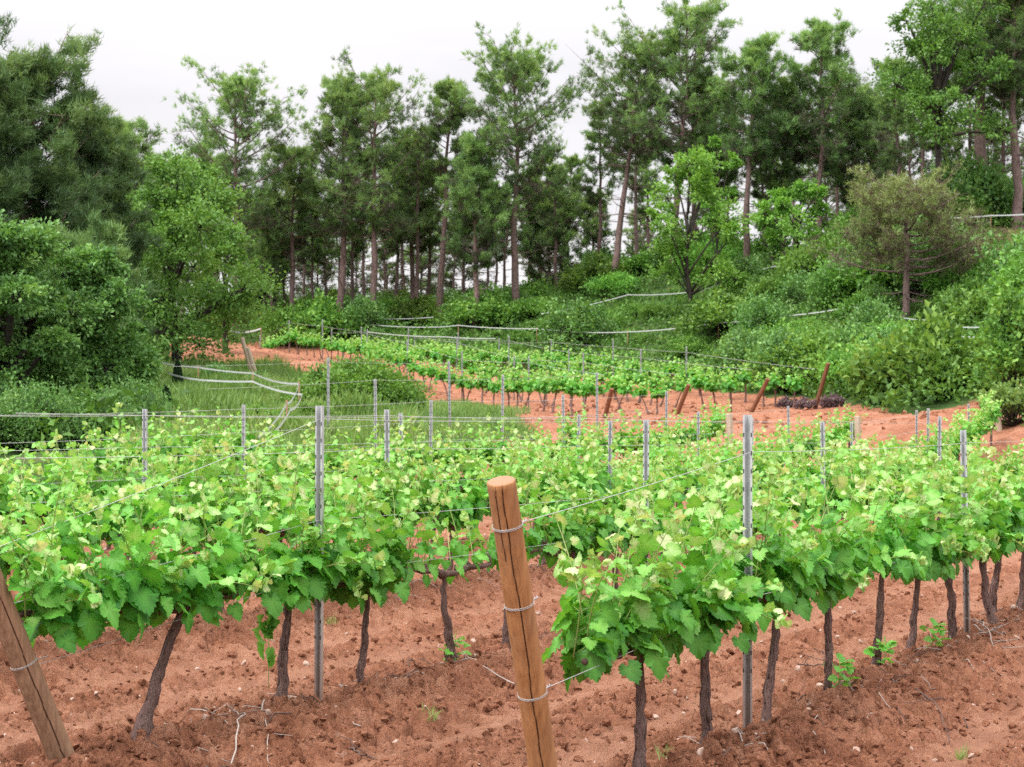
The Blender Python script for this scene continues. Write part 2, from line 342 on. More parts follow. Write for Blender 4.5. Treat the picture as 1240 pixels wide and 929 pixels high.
def steel_mat():
    m, t, p, o = newmat('galvanised_post'); c = coord(t); sp = t.nodes.new('ShaderNodeSeparateXYZ'); t.links.new(c, sp.inputs[0])
    g = ramp(t, noise(t, 18, 5, c), [(.3, (.36, .38, .40)), (.7, (.52, .54, .56))])
    hgt = math_(t, 'ADD', sp.outputs['Z'], math_(t, 'MULTIPLY', noise(t, 9, 4, c), .25))
    f = ramp(t, hgt, [(.1, (.75, .75, .75)), (.55, (.25, .25, .25)), (.9, (0, 0, 0))])      # browner towards the foot
    t.links.new(mixc(t, f, g, (.30, .16, .10)), p.inputs['Base Color']); p.inputs['Roughness'].default_value = .55; p.inputs['Metallic'].default_value = .15
    return m
M_STEEL = steel_mat()

tag(link('ground', mb.mesh('ground', M_GROUND)), None, None, kind='structure')

# ------------------------------------------------------------------ leaf shapes
def grape_leaf(fold, droop, seed):
    g = np.random.default_rng(seed)
    half = np.array([(.04, .0), (.13, -.15), (.25, -.17), (.31, -.10), (.42, -.11), (.43, -.01), (.53, .05), (.50, .13), (.62, .25), (.53, .30), (.55, .41), (.44, .43), (.40, .46), (.44, .58), (.35, .62), (.33, .74), (.23, .75), (.17, .88), (.09, .89)])
    half = half + g.normal(size=half.shape) * .014
    rim = np.vstack([half, [(0.0, 1.02)], (half * [-1, 1])[::-1] + g.normal(size=half.shape) * .02])
    P = np.vstack([[(0, .22)], rim]); ax = np.abs(P[:, 0])
    z = fold * ax - droop * np.clip(P[:, 1], 0, 2) ** 2 - .35 * ax ** 2 + g.normal(size=len(P)) * .045
    V = np.column_stack([P, z]); k = len(rim)
    F = np.array([[0, 1 + i, 1 + (i + 1) % k] for i in range(k)])
    return V, F
GL = [grape_leaf(.30, .18, 1), grape_leaf(.12, .38, 2), grape_leaf(.50, .10, 3), grape_leaf(-.15, .30, 4)]
LOFF = np.zeros(len(GL[0][0])); LOFF[0] = .22; LOFF[1::2] = -.05          # paler where the veins meet
LOBE5 = (np.array([(0, 0, 0), (.42, .1, .1), (.5, .55, .06), (.0, 1.0, -.15), (-.5, .55, .06), (-.42, .1, .1), (0, .4, -.04)]),
         np.array([[6, 0, 1], [6, 1, 2], [6, 2, 3], [6, 3, 4], [6, 4, 5], [6, 5, 0]]))
OAKL = (np.array([(0, 0, 0), (.34, .45, .12), (0, 1, -.12), (-.34, .45, .12)]), np.array([[0, 1, 2], [0, 2, 3]]))
NEED = (np.array([(-.06, 0, 0), (.06, 0, 0), (0, 1, 0)]), np.array([[0, 1, 2]]))
BLADE = (np.array([(-.03, 0, 0), (.03, 0, 0), (.022, .55, .05), (-.022, .55, .05), (0, 1, .22)]), np.array([[0, 1, 2], [0, 2, 3], [3, 2, 4]]))

# ------------------------------------------------------------------ grapevines
def vine_meshes(seed, al=.42, ar=.42, shoots=19, per=15, big=1.0, simple=False, ztop=1.0, twist=1.0):
    g = np.random.default_rng(seed)
    tk = MB(); h = .70 + g.normal() * .03
    n = 16 if not simple else 6; t = np.linspace(0, 1, n)
    wob = lambda a, f: a * np.cumsum(g.normal(size=n)) * .3 / np.sqrt(n) * twist
    lean = g.normal(size=2) * .07 * twist; lean[0] += {70: -.20, 71: -.14, 72: -.06, 74: -.05}.get(seed, -.07 if 40 <= seed < 48 else 0)
    P = np.column_stack([lean[0] * (1 - t) + wob(.10, 2), lean[1] * (1 - t) + wob(.07, 2), t * h]); P[:, :2] -= P[-1, :2]
    base_r = .026 + g.random() * .010
    rad = base_r * (1 - .38 * t) * (1 + .22 * np.exp(-(t / .07) ** 2) + .10 * g.normal(size=n))
    if seed == 70 or g.random() < .25: rad = rad * (1 + .55 * np.exp(-((t - .06) / .07) ** 2))
    P = np.vstack([P[0] - [0, 0, .12], P]); rad = np.concatenate([[rad[0] * 1.1], rad])
    if simple: rad = rad * 1.25
    add_tube(tk, P, rad, 9 if not simple else 5, rough=.14, rg=g)
    if not simple:                                     # strips of loose bark
        for _ in range(14):
            i0 = g.integers(1, 9); seg = P[i0:i0 + 6]; a = g.random() * 6.28
            off = np.array([cos(a), sin(a), 0]) * (rad[i0:i0 + 6, None] * .96)
            add_tube(tk, seg + off, .0065 * np.linspace(1, .4, len(seg)), 4, rough=.2, rg=g)
    cd = MB()
    for sgn, ln in ((-1, al), (1, ar)):
        m = 9; q = np.linspace(0, 1, m)
        C = np.column_stack([sgn * ln * q, .015 * np.cumsum(g.normal(size=m)) / 2, h - .03 + .05 * q + .02 * np.cumsum(g.normal(size=m)) / 2]); C[0] = [0, 0, h - .04]
        add_tube(cd, C, (.021 - .007 * q) * (1 + .2 * np.abs(g.normal(size=m))), 7, rough=.1, rg=g)
        for _ in range(int(5 * ln / .5)):              # spurs
            x = C[g.integers(1, m)]; add_tube(cd, [x, x + [.01 * g.normal(), .02 * g.normal(), .045 + .02 * g.random()]], [.014, .009], 5)
    st = MB(); lf = MB(); pos = []; tip = []; nr = []; size = []; tint = []
    for i in range(shoots):
        x0 = -al + (al + ar) * (i + g.random()) / shoots; side = g.choice([-1, 1])
        p0 = np.array([x0, g.normal() * .02, h + .02])
        weak = g.random(); tall = g.random() < .28
        ln = ((.30 + .42 * g.random()) if not tall else (.62 + .28 * g.random())) * ztop
        d0 = np.array([g.normal() * .34, side * (.06 + .30 * g.random()) * (.5 if tall else 1), 1.0 if tall or weak > .22 else .25]); d0 /= np.linalg.norm(d0)
        m = 8; q = np.linspace(0, 1, m)
        bend = np.array([g.normal() * .08, side * .05 + g.normal() * .06, -.06 if weak > .22 else -.22])
        S = p0 + d0 * (ln * q)[:, None] + bend * (q ** 2)[:, None]
        if not simple: add_tube(st, S, .0042 - .0026 * q, 5, tint=.3)
        k = per + g.integers(-2, 3)
        qq = np.clip(((np.arange(k) + g.random(k) * .7) / k), 0, 1)
        base = np.array([np.interp(qq, q, S[:, a]) for a in range(3)]).T
        az = g.random() * 6.28 + np.arange(k) * pi + g.normal(size=k) * .6
        outv = np.column_stack([np.cos(az) * .8, np.sin(az), np.zeros(k)]); outv[:, 1] += side * .35; outv = norm(outv)
        pl = (.085 - .06 * qq) * (.7 + .6 * g.random(k))
        pp = base + outv * pl[:, None] + np.column_stack([np.zeros(k), np.zeros(k), .02 + .02 * g.random(k)])
        sz = (.122 - .074 * qq ** 1.1) * (.5 + .8 * g.random(k)) * big
        if not simple:
            for b, e in zip(base[::2], pp[::2]): add_tube(st, [b, e], .0017, 3, tint=.7)
        tp = outv * (.55 + .3 * g.random((k, 1))); tp[:, 2] += -.50 + .85 * qq + .4 * g.normal(size=k)
        nn = outv * .75 + np.array([0, 0, .75]) + g.normal(size=(k, 3)) * .5
        pos.append(pp); tip.append(tp); nr.append(nn); size.append(sz)
        tint.append(np.clip(.13 + .60 * qq + .16 * g.normal(size=k), 0, 1))
        # unfolding tip
        kt = 5; az = g.random(kt) * 6.28; ov = np.column_stack([np.cos(az), np.sin(az), 1.2 * np.ones(kt)])
        pos.append(S[-1] + g.normal(size=(kt, 3)) * .016); tip.append(ov); nr.append(g.normal(size=(kt, 3)) + [0, 0, .3]); size.append((.03 + .022 * g.random(kt)) * (1.5 if simple else 1)); tint.append(np.clip(.78 + .12 * g.normal(size=kt), 0, 1))
    # big old leaves hanging round the cordon
    k = int(shoots * (5 if simple else 3.6)); az = g.random(k) * 6.28; ov = norm(np.column_stack([np.cos(az) * .5, np.sin(az), np.zeros(k)]))
    pp = np.column_stack([(-al + (al + ar) * g.random(k)) * .9, np.sin(az) * (.06 + .13 * g.random(k)), h + (.02 if simple else -.055) + .28 * g.random(k)])
    tp = ov * .5 + np.column_stack([np.zeros(k), np.zeros(k), -.75 + .3 * g.normal(size=k)])
    pos.append(pp); tip.append(tp); nr.append(ov + [0, 0, .45] + g.normal(size=(k, 3)) * .3); size.append((.085 + .055 * g.random(k)) * big); tint.append(np.clip(.06 + .26 * g.random(k), 0, 1))
    pos, tip, nr = map(np.vstack, (pos, tip, nr)); size = np.concatenate(size); tint = np.concatenate(tint)
    fr = frames(tip, nr)
    if simple:
        stamp(lf, LOBE5[0], LOBE5[1], pos, fr, size * 1.0, tint)
    else:
        ch = g.integers(0, 4, len(pos))
        for c in range(4):
            s = ch == c
            if s.any(): stamp(lf, GL[c][0], GL[c][1], pos[s], fr[s], size[s], tint[s], off=LOFF)
    r = {'trunk': tk.mesh('vine_trunk', M_VBARK), 'cordon': cd.mesh('vine_cordon', M_VBARK), 'leaves': lf.mesh('vine_leaves', M_VINE)}
    if not simple: r['shoots'] = st.mesh('vine_shoots', M_SHOOT)
    return r
def build_vine(label, group, meshes, loc, rz, sc=1):
    t = thing('grapevine', label, 'grapevine', loc, rz, group, sc)
    for k, me in meshes.items():
        if me and len(me.polygons): link({'trunk': 'trunk', 'cordon': 'cordon', 'leaves': 'leaves', 'shoots': 'shoots'}[k], me, t)
    return t
ORD = ['zeroth', 'first', 'second', 'third', 'fourth', 'fifth', 'sixth', 'seventh', 'eighth', 'ninth', 'tenth', 'eleventh', 'twelfth', 'thirteenth', 'fourteenth', 'fifteenth', 'sixteenth',
       'seventeenth', 'eighteenth', 'nineteenth', 'twentieth'] + ['twenty-' + s for s in 'first second third fourth fifth sixth seventh eighth ninth'.split()] + ['thirtieth'] + \
      ['thirty-' + s for s in 'first second third fourth fifth sixth seventh eighth ninth'.split()] + ['fortieth'] + ['forty-' + s for s in 'first second third fourth fifth sixth seventh eighth ninth'.split()] + ['fiftieth']
ROWANG = math.atan2(U[1], U[0])
GV = 'grapevines of the front vineyard'
near_var = [vine_meshes(100 + i, .36 + .03 * (i % 4), .36 + .03 * ((i + 2) % 4), shoots=[17, 13, 19, 15, 11, 18, 14, 16, 12][i]) for i in range(10 - 1)]
far_var = [vine_meshes(300 + i, shoots=11 + i % 4, per=12, big=1.1) for i in range(5)]
far_src = [None] * 5
def sucker(parent, lx, ly):
    g = np.random.default_rng(int(abs(lx) * 999) + 3); k = 16; lf = MB(); z = np.sort(g.random(k)) * .2
    az = g.random(k) * 6.28; ov = np.column_stack([np.cos(az), np.sin(az), .2 * np.ones(k)])
    p = np.column_stack([lx + .03 * g.normal(size=k), ly + .03 * g.normal(size=k), z + .03]) + ov * .025
    fr = frames(ov + g.normal(size=(k, 3)) * .2, g.normal(size=(k, 3)) * .4 + [0, -.3, 1]); stamp(lf, GL[0][0], GL[0][1], p, fr, .045 + .03 * g.random(k), .35 + .4 * g.random(k))
    add_tube(lf, [(0, 0, .0), (lx, ly, .1), (lx * 1.2, ly, .24)], [.004, .003, .002], 4, tint=.6)
    link('sucker', lf.mesh('vine_sucker', M_VINE), parent)
vine_n = 0
# nearest row and second row: every vine its own
r1 = [-1.18, -.40, .72, 1.54, 2.75, 3.72, 4.5, 5.55, 6.4, 7.3, 8.25, 9.2, 10.2]
for i, s in enumerate(r1):
    p = row_xy(1, s) + .075 * NV; lab = f"leafy grapevine, {ORD[i+1]} past the tall leaning wooden post in the nearest right row"
    ms = vine_meshes(40 + i, .40 if i else .66, .42, shoots=[23, 20, 18, 16, 17, 18, 15, 17][i]) if i < 8 else near_var[i % 9]
    t = build_vine(lab, GV, ms, (p[0], p[1], gz(*p)), ROWANG); vine_n += 1
    if i in (3, 5): sucker(t, -.04, -.10)
    if i == 4: sucker(t, -.12, -.05)
r2 = [-1.12, -.17, .66, 1.59, 2.6, 3.55, 4.35, 5.4, 6.35, 7.3, 8.3, 9.3, 10.2, 11.2, 12.1, 13.1, 14.1, 15.0, 16, 17, 18, 19]
for i, s in enumerate(r2):
    p = row_xy(2, s) + .09 * NV
    if i == 0: ms = vine_meshes(70, 1.22, .42, shoots=34)
    elif i == 3: ms = vine_meshes(73, .55, .62, shoots=9, per=4, big=.75)
    elif i == 4: ms = vine_meshes(74, .42, .45, shoots=8, per=9, big=.85)
    elif i < 6: ms = vine_meshes(70 + i, .42, .42, shoots=18)
    else: ms = near_var[(i * 4) % 9]
    lab = f"grapevine in the second row, {ORD[i+1]} from its leaning post at lower left"
    if i == 3: lab = "weak grapevine with bare arms and few leaves beside the tall leaning wooden post"
    if i == 0: lab = "gnarled thick vine with swollen foot beside the leaning post at lower left"
    t = build_vine(lab, GV, ms, (p[0], p[1], gz(*p)), ROWANG); vine_n += 1
    if i == 3: sucker(t, .09, -.04)
    if i == 1:                                          # the wilted shoot hanging from this vine's left arm
        g = np.random.default_rng(8); wl = MB(); k = 13; zz = .62 - .30 * np.sort(g.random(k)); xx = -.24
        add_tube(wl, [(xx, -.03, .70), (xx + .01, -.03, .5), (xx - .01, -.04, .30), (xx - .01, -.04, .13)], [.003, .003, .0025, .002], 5, tint=.8)
        p_ = np.column_stack([xx + .02 * g.normal(size=k), -.03 + .02 * g.normal(size=k), zz])
        tp = np.column_stack([.25 * g.normal(size=k), .25 * g.normal(size=k), -np.ones(k)])
        stamp(wl, GL[2][0] * [.5, 1, 2], GL[2][1], p_, frames(tp, g.normal(size=(k, 3))), .09, .1 + .5 * g.random(k))
        tag(link('wilted_shoot', wl.mesh('wilted_shoot', M_VINE), t), 'wilted shoot hanging down from the arm', None)
rng2 = np.random.default_rng(77)
ROWNAME = {3: 'third', 4: 'fourth', 5: 'fifth', 6: 'sixth', 7: 'seventh'}
for k, s0, s1, ph in ((3, -5.6, 26, .24), (4, -5.2, 27, .4), (5, -6.4, 26, .3), (6, -.3, 25, .2), (7, 5.0, 24, .1)):
    i = 0
    for j in range(-8, 30):
        s = ph + j * .98 + rng2.normal() * .05; p = row_xy(k, s)
        if s < s0 or s > s1 or p[1] > vine_edge(p[0]) or abs(p[0]) > .345 * p[1] + 1.0: continue
        i += 1; loc = (p[0], p[1], gz(*p)); q = rng2.integers(0, 5); rz = ROWANG + pi * rng2.integers(0, 2)
        lab = f"vine in the {ROWNAME[k]} row of the front vineyard, {ORD[i]} from the left"
        sc = rng2.uniform(.88, 1.05)
        if k <= 3: build_vine(lab, GV, near_var[rng2.integers(0, 9)], loc, rz, sc)
        elif far_src[q] is None: far_src[q] = build_vine(lab, GV, far_var[q], loc, rz, sc)
        else: copy_thing(far_src[q], loc, rz, lab, sc)
        vine_n += 1
# far terrace
GT = 'grapevines of the far terrace'
tv = [vine_meshes(500 + i, .30, .30, shoots=11, per=8, big=1.3, simple=True, twist=2, ztop=.98) for i in range(5)]; tsrc = [None] * 5
D2 = np.array([-.373, .927]); D2 /= np.linalg.norm(D2); ANG2 = math.atan2(D2[1], D2[0])
END2 = [(2.8, 50.0), (5.12, 51.5), (7.7, 53.0), (10.0, 54.5)]; LEN2 = [46, 40, 36, 31]; far_lines = []
TR_NAME = ['nearest', 'second', 'third', 'backmost']
for r, (e, ln) in enumerate(zip(END2, LEN2)):
    for j in range(int((ln - 2) / 1.12)):
        s = 1.3 + j * 1.12 + rng2.normal() * .08; p = np.array(e) + s * D2; q = rng2.integers(0, 5)
        if r == 0 and False: continue
        loc = (p[0], p[1], float(terrain(*p))); rz = ANG2 + pi * rng2.integers(0, 2)
        lab = f"small vine in the {TR_NAME[r]} row of the far terrace, {ORD[j+1]} from its leaning end post"
        if tsrc[q] is None: tsrc[q] = build_vine(lab, GT, tv[q], loc, rz)
        else: copy_thing(tsrc[q], loc, rz, lab, rng2.uniform(.82, 1.10))
        vine_n += 1
print('vines', vine_n)

# ------------------------------------------------------------------ trellis: steel posts, timber end posts, wires
def steel_post_mesh(H, w=.052, dp=.034, t=.0035):
    mb = MB(); prof = np.array([(-w / 2, 0), (-w / 2 + .008, 0), (-w / 2 + .014, dp), (w / 2 - .014, dp), (w / 2 - .008, 0), (w / 2, 0)])
    inn = np.array([(w / 2, -t), (w / 2 - .0105, -t), (w / 2 - .0165, dp - t), (-w / 2 + .0165, dp - t), (-w / 2 + .0105, -t), (-w / 2, -t)])
    ring = np.vstack([prof, inn]); m = len(ring); zs = [-.35, H]
    V = np.vstack([np.column_stack([ring, np.full(m, z)]) for z in zs])
    mb.add(V, np.array([[i, (i + 1) % m, m + (i + 1) % m, m + i] for i in range(m)]))
    for i in range(5): a = [i, i + 1, 10 - i, 11 - i]; mb.add(V[[x + m for x in a]], [[0, 1, 2, 3]])
    for z in np.arange(.35, H - .03, .10):
        for sx in (-1, 1): box(mb, (sx * (w / 2 - .0045), -.0035, z), (.006, .004, .022), mat=1)
        box(mb, (0, dp + .0005, z - .04), (.007, .004, .02), mat=1); 
    return mb.mesh('steel_post', [M_STEEL, M_SLOT], False)
SP = steel_post_mesh(1.76); GP = 'steel trellis posts'
def steel_post(x, y, label, H=1.76, rz=0.0, tilt=(0, 0), group=GP, z=None):
    o = link('steel_post', SP, None, (x, y, gz(x, y) if z is None else z), rz); o.scale = (1, 1, H / 1.76); o.rotation_euler = (tilt[0], tilt[1], rz)
    return tag(o, label, 'post', group)
posts = {1: [0.0, 4.78, 9.5], 2: [0.0, 4.75, 9.5, 14.3], 3: [.0, 4.85, 9.7, 14.5, 19.3], 4: [-.35, 4.5, 9.4, 14.2, 19], 5: [-.1, 4.75, 9.5, 14.2], 6: [7.2, 11.9, 16.4], 7: [9.5, 14.3]}
postH = {(1, 0): 1.72, (1, 1): 1.62, (2, 0): 1.75, (2, 1): 1.68, (2, 2): 1.66, (3, 0): 1.76, (3, 1): 1.68, (4, 0): 1.77, (5, 0): 1.76}
PL = {(1, 0): 'tall grey steel post rising through the leaves right of the leaning wooden post', (1, 1): 'grey steel post near the right edge in the nearest row',
      (2, 0): 'grey steel post with punched slots standing left of centre, full height visible'}
for k, ss in posts.items():
    for i, s in enumerate(ss):
        p = row_xy(k, s); lab = PL.get((k, i), f"grey steel trellis post in the {['', 'nearest', 'second', 'third', 'fourth', 'fifth', 'sixth', 'seventh'][k]} vine row, {ORD[i+1]} from the left")
        steel_post(p[0], p[1], lab, postH.get((k, i), 1.70 + .1 * ((i * 37 + k * 17) % 10) / 10), .25 * ((i * 7 + k * 3) % 5 - 2) * .3 + ROWANG - pi / 2, (.012 * ((i + k) % 3 - 1), .015 * ((i * 2 + k) % 3 - 1)))
for i, (u, v0, d, H) in enumerate([(1173, 482, 40, 1.7), (1110, 491, 37, 1.65), (1035, 505, 41, .9)]):
    p = at(u, v0, d); z = float(terrain(p[0], d)); steel_post(p[0], d, ['steel post behind the far right end of the front vineyard, taller of two', 'steel post behind the front vineyard, left of the taller one', 'short steel post at the back edge of the front vineyard'][i], p[2] - z, .3)

def wood_post(name, label, base, top, r, mats, crack_dir=None, seed=1, group=None, ties=(), cat='post'):
    base = np.array(base, float); top = np.array(top, float); ax = norm(top - base); Ln = np.linalg.norm(top - base)
    g = np.random.default_rng(seed); n, sd = 90, 120; A = norm(np.cross(ax, [0, 1, .1])); B = np.cross(ax, A); mb = MB()
    th = np.linspace(0, 2 * pi, sd, endpoint=False); t = np.linspace(-.35, Ln, n)
    dirs = np.cos(th)[:, None] * A + np.sin(th)[:, None] * B
    rr = r * (1.04 - .06 * np.clip(t / Ln, 0, 1))[:, None] * (1 + .012 * g.normal(size=sd)[None] + .008 * g.normal(size=(n, 1)))
    crack = np.zeros((n, sd), bool)
    if crack_dir is not None:
        j0 = int(np.argmax(dirs @ norm(np.array(crack_dir, float))))
        for i in range(n - 1): j = (j0 + int(round(.9 * sin(i * .13 + sin(i * .37))))) % sd; crack[i, j] = True
    if crack_dir is not None:
        for q0, q1, dj in ((int(n * .83), n, -9),):
            for i in range(q0, min(q1, n - 1)): crack[i, (j0 + dj + int(round(1.3 * sin(i * .21)))) % sd] = True
    rr = np.where(crack, rr * (.88 - .10 * g.random((n, 1))), rr)
    V = base + ax * t[:, None, None] + rr[..., None] * dirs[None]
    i = np.arange(n - 1)[:, None] * sd; j = np.arange(sd)[None]; k = (j + 1) % sd
    F = np.stack([i + j, i + k, i + sd + k, i + sd + j], -1).reshape(-1, 4)
    c = crack.ravel(); dark = c[F].sum(1) >= 2
    V = V.reshape(-1, 3); ring = V[-sd:]
    vin = ring - (ring - top) * .06 + ax * .003; cen = top + ax * .004
    VV = np.vstack([V - 0, vin, cen]) - base; nb = len(V)
    mb.add(VV, F); mb.M[-1] = np.where(dark, 2, 0)
    jj = np.arange(sd); kk = (jj + 1) % sd; b = (n - 1) * sd
    mb.F.append(np.stack([b + jj, b + kk, nb + kk, nb + jj], -1)); mb.M.append(np.zeros(sd, int))
    mb.F.append(np.stack([nb + jj, nb + kk, np.full(sd, nb + sd)], -1)); mb.M.append(np.ones(sd, int))
    me = mb.mesh(name, mats); fl = np.ones(len(me.polygons), bool); fl[-2 * sd:] = False; me.polygons.foreach_set('use_smooth', fl)      # a sawn, flat end
    o = tag(link(name, me, None, base), label, cat, group)
    for f in ties:                                       # turns of wire round the post
        tb = MB(); a = np.linspace(0, 2 * pi * 2, 50); c0 = ax * (f * Ln)
        path = c0 + (r * 1.045) * (np.cos(a)[:, None] * A + np.sin(a)[:, None] * B) + ax * (np.linspace(-.006, .006, 50)[:, None])
        add_tube(tb, path, .0014, 5); q = c0 + r * 1.05 * norm(np.array([U[0], U[1], 0]))
        hx = np.linspace(0, 1, 24); add_tube(tb, q + np.outer(hx * .10, [U[0], U[1], .12]) + .004 * np.column_stack([np.cos(hx * 30), np.zeros(24), np.sin(hx * 30)]), .0024, 4)
        link('wire_tie', tb.mesh('wire_tie', M_WIRE), o)
    return o
def ring_mat(name, c1, c2):
    m, t, p, o = newmat(name); wv = t.nodes.new('ShaderNodeTexWave'); wv.wave_type = 'RINGS'; wv.rings_direction = 'Z'; wv.inputs['Scale'].default_value = 30; wv.inputs['Distortion'].default_value = 3
    t.links.new(coord(t), wv.inputs[0]); t.links.new(ramp(t, wv.outputs['Fac'], [(.1, c1), (.9, c2)]), p.inputs['Base Color']); p.inputs['Roughness'].default_value = .9; return m
M_END = ring_mat('cut_wood_end', (.20, .105, .055), (.36, .215, .125)); M_ENDG = ring_mat('grey_cut_end', (.22, .16, .11), (.36, .28, .21))
b1_ = row_xy(1, -2.26); top1 = at(607, 583, 6.48)
wood_post('wooden_post', 'tall leaning orange-brown wooden end post with long split, front centre', (b1_[0], b1_[1], gz(*b1_)), top1, .0575, [M_WOOD, M_END, M_CRACK], (-.05, -1, .1), 3, 'leaning wooden end posts of the front vineyard', (.88, .66, .40))
b2_ = row_xy(2, -2.13); top2 = at(-40, 632, 7.75)
wood_post('wooden_post', 'greyer leaning wooden post cut off by the lower left corner', (b2_[0], b2_[1], gz(*b2_)), top2, .062, [M_WOODG, M_ENDG, M_CRACK], (.5, -1, .1), 4, 'leaning wooden end posts of the front vineyard', (.86, .42))
for i, (e, (u, v)) in enumerate(zip(END2, [(741, 471), (834, 466), (930, 459), (1003, 440)])):
    tp = at(u, v, e[1] - .4); z = float(terrain(*e))
    wood_post('wooden_post', f"leaning red-brown end post of the far terrace, {ORD[i+1]} from the left", (e[0], e[1], z), tp, .068, [M_WOODR, M_WOODR, M_CRACK], None, 20 + i, 'leaning end posts of the far terrace')
for i, (u, v, u2, v2, d) in enumerate([(306, 452, 293, 409, 66), (311, 455, 300, 421, 66), (417, 436, 413, 415, 80)]):
    b = on_ground(u, v, d, 0.0); b[2] = float(terrain(b[0], b[1])) - .1; d = b[1] + .3
    wood_post('wooden_post', ['pale leaning pole beside the dirt track, taller of the pair', 'pale leaning pole beside the dirt track, shorter of the pair', 'short pale post among the terrace vines beside the bushes'][i], b, at(u2, v2, d - .5), .075, [M_WOODP, M_WOODP, M_CRACK], None, 30 + i)
for i, (u, v, d) in enumerate([(1038, 504, 36), (883, 501, 35), (1207, 490, 40), (695, 408, 78)][:3]):
    tp = at(u, v, d); z = float(terrain(tp[0], d))
    wood_post('wooden_stake', ['pale cut wooden stake at the back of the vines, below the purple bushes', 'pale wooden stake behind the vines, left of the purple bushes', 'pale wooden stake near the right edge behind the vines'][i], (tp[0] + .05, d, z), tp, .07, [M_WOODP, M_WOODP, M_CRACK], None, 40 + i)
# thin posts of the terrace rows
k = 0
for r, (e, ln) in enumerate(zip(END2, LEN2)):
    for i, s in enumerate(np.arange(6 + r, ln, 6.5)):
        p = np.array(e) + s * D2; z = float(terrain(*p)); k += 1
        steel_post(p[0], p[1], f"thin grey post in the {TR_NAME[r]} row of the far terrace, {ORD[i+1]} from its end post", 1.75 + .1 * (k % 3), .4, z=z, group='thin posts of the far terrace')
GW = 'trellis wires'
def wire(pts, label, r=.0017, name='trellis_wire', mat=None, group=GW, cat='wire', sag=.012):
    P = [];
    for a, b in zip(pts[:-1], pts[1:]):
        a = np.array(a); b = np.array(b); n = 10; q = np.linspace(0, 1, n, endpoint=False)
        P.append(a + (b - a) * q[:, None] - np.outer(4 * q * (1 - q), [0, 0, sag * np.linalg.norm(b - a) / 4]))
    P = np.vstack(P + [np.array(pts[-1])[None]]); mb = MB(); c = P[0]; add_tube(mb, P - c, r, 4)
    return tag(link(name, mb.mesh(name, mat or M_WIRE), None, c), label, cat, group)
LV = [(.74, 'lowest wire'), (1.06, 'middle wire'), (1.38, 'upper wire'), (1.67, 'top wire')]
nm = ['', 'nearest', 'second', 'third', 'fourth', 'fifth', 'sixth', 'seventh']
for k, ss in posts.items():
    for li, (zz, ln) in enumerate(LV):
        if k > 5 and li < 3: continue
        if (k == 1 and li in (1, 2)) or (k == 2 and li == 2): continue
        if k == 1: S = [-2.26] + ss
        elif k == 2: S = [-2.13] + ss
        else: S = [ss[0] - 4.8] + ss
        pts = []
        for i, s in enumerate(S):
            p = row_xy(k, s); z = gz(*p) + zz
            if k <= 2 and i == 0:
                b, tp, r_ = (np.array((*b1_, gz(*b1_))), top1, .0575) if k == 1 else (np.array((*b2_, gz(*b2_))), top2, .062)
                f = [.40, .66, .70, .88][li]; q = b + (tp - b) * f; pts.append((q[0] + U[0] * r_, q[1] + U[1] * r_, q[2])); continue
            if k == 1 and li == 3: z = gz(*p) + 1.52
            if k >= 3 and li == 3: z += .03
            pts.append((p[0] - .02 * NV[0], p[1] - .02 * NV[1], z))
        wire(pts, f"thin galvanised {ln} strung along the {nm[k]} row of posts", .0017 if k < 3 else .0024)
for r, (e, ln) in enumerate(zip(END2, LEN2)):
    pts = [(*(np.array(e) + s * D2), float(terrain(*(np.array(e) + s * D2))) + 1.62) for s in [0] + list(np.arange(6 + r, ln, 6.5))]
    pts[0] = tuple(np.array(pts[0]) - [0, 0, .3]); wire(pts, f"thin top wire of the {TR_NAME[r]} row on the far terrace", .005)
# ------------------------------------------------------------------ white fencing tape
def tape(lines, label, wd=.055, stakes=(), h=.9):
    P0 = on_ground(*lines[0][0], h); t = thing('tape_fence', label, 'fence', tuple(P0), 0, 'white tape fences')
    for ln in lines:
        P = np.array([on_ground(*q, h) for q in ln]); Q = []
        for a, b in zip(P[:-1], P[1:]):
            q = np.linspace(0, 1, 8, endpoint=False); Q.append(a + (b - a) * q[:, None] - np.outer(4 * q * (1 - q), [0, 0, .012 * np.linalg.norm(b - a)]))
        Q = np.vstack(Q + [P[-1][None]]) - P0; n = len(Q); mb = MB()
        for off in (0, .008):
            o = np.array([0, off, 0]); V = np.empty((2 * n, 3)); V[0::2] = Q + o + [0, 0, wd / 2]; V[1::2] = Q + o - [0, 0, wd / 2]
            mb.add(V, np.array([[2 * i, 2 * i + 1, 2 * i + 3, 2 * i + 2] for i in range(n - 1)]))
        link('tape', mb.mesh('tape', M_TAPE), t)
    for (u, v, d) in stakes:
        tp = on_ground(u, v, d, h); d = tp[1]; z = float(terrain(tp[0], d)); mb = MB(); add_tube(mb, [(tp[0] - P0[0], d - P0[1] + .03, z - .2 - P0[2]), (tp[0] - P0[0], d - P0[1] + .03, tp[2] + .08 - P0[2])], .022, 6)
        link('stake', mb.mesh('fence_stake', M_WOODG), t)
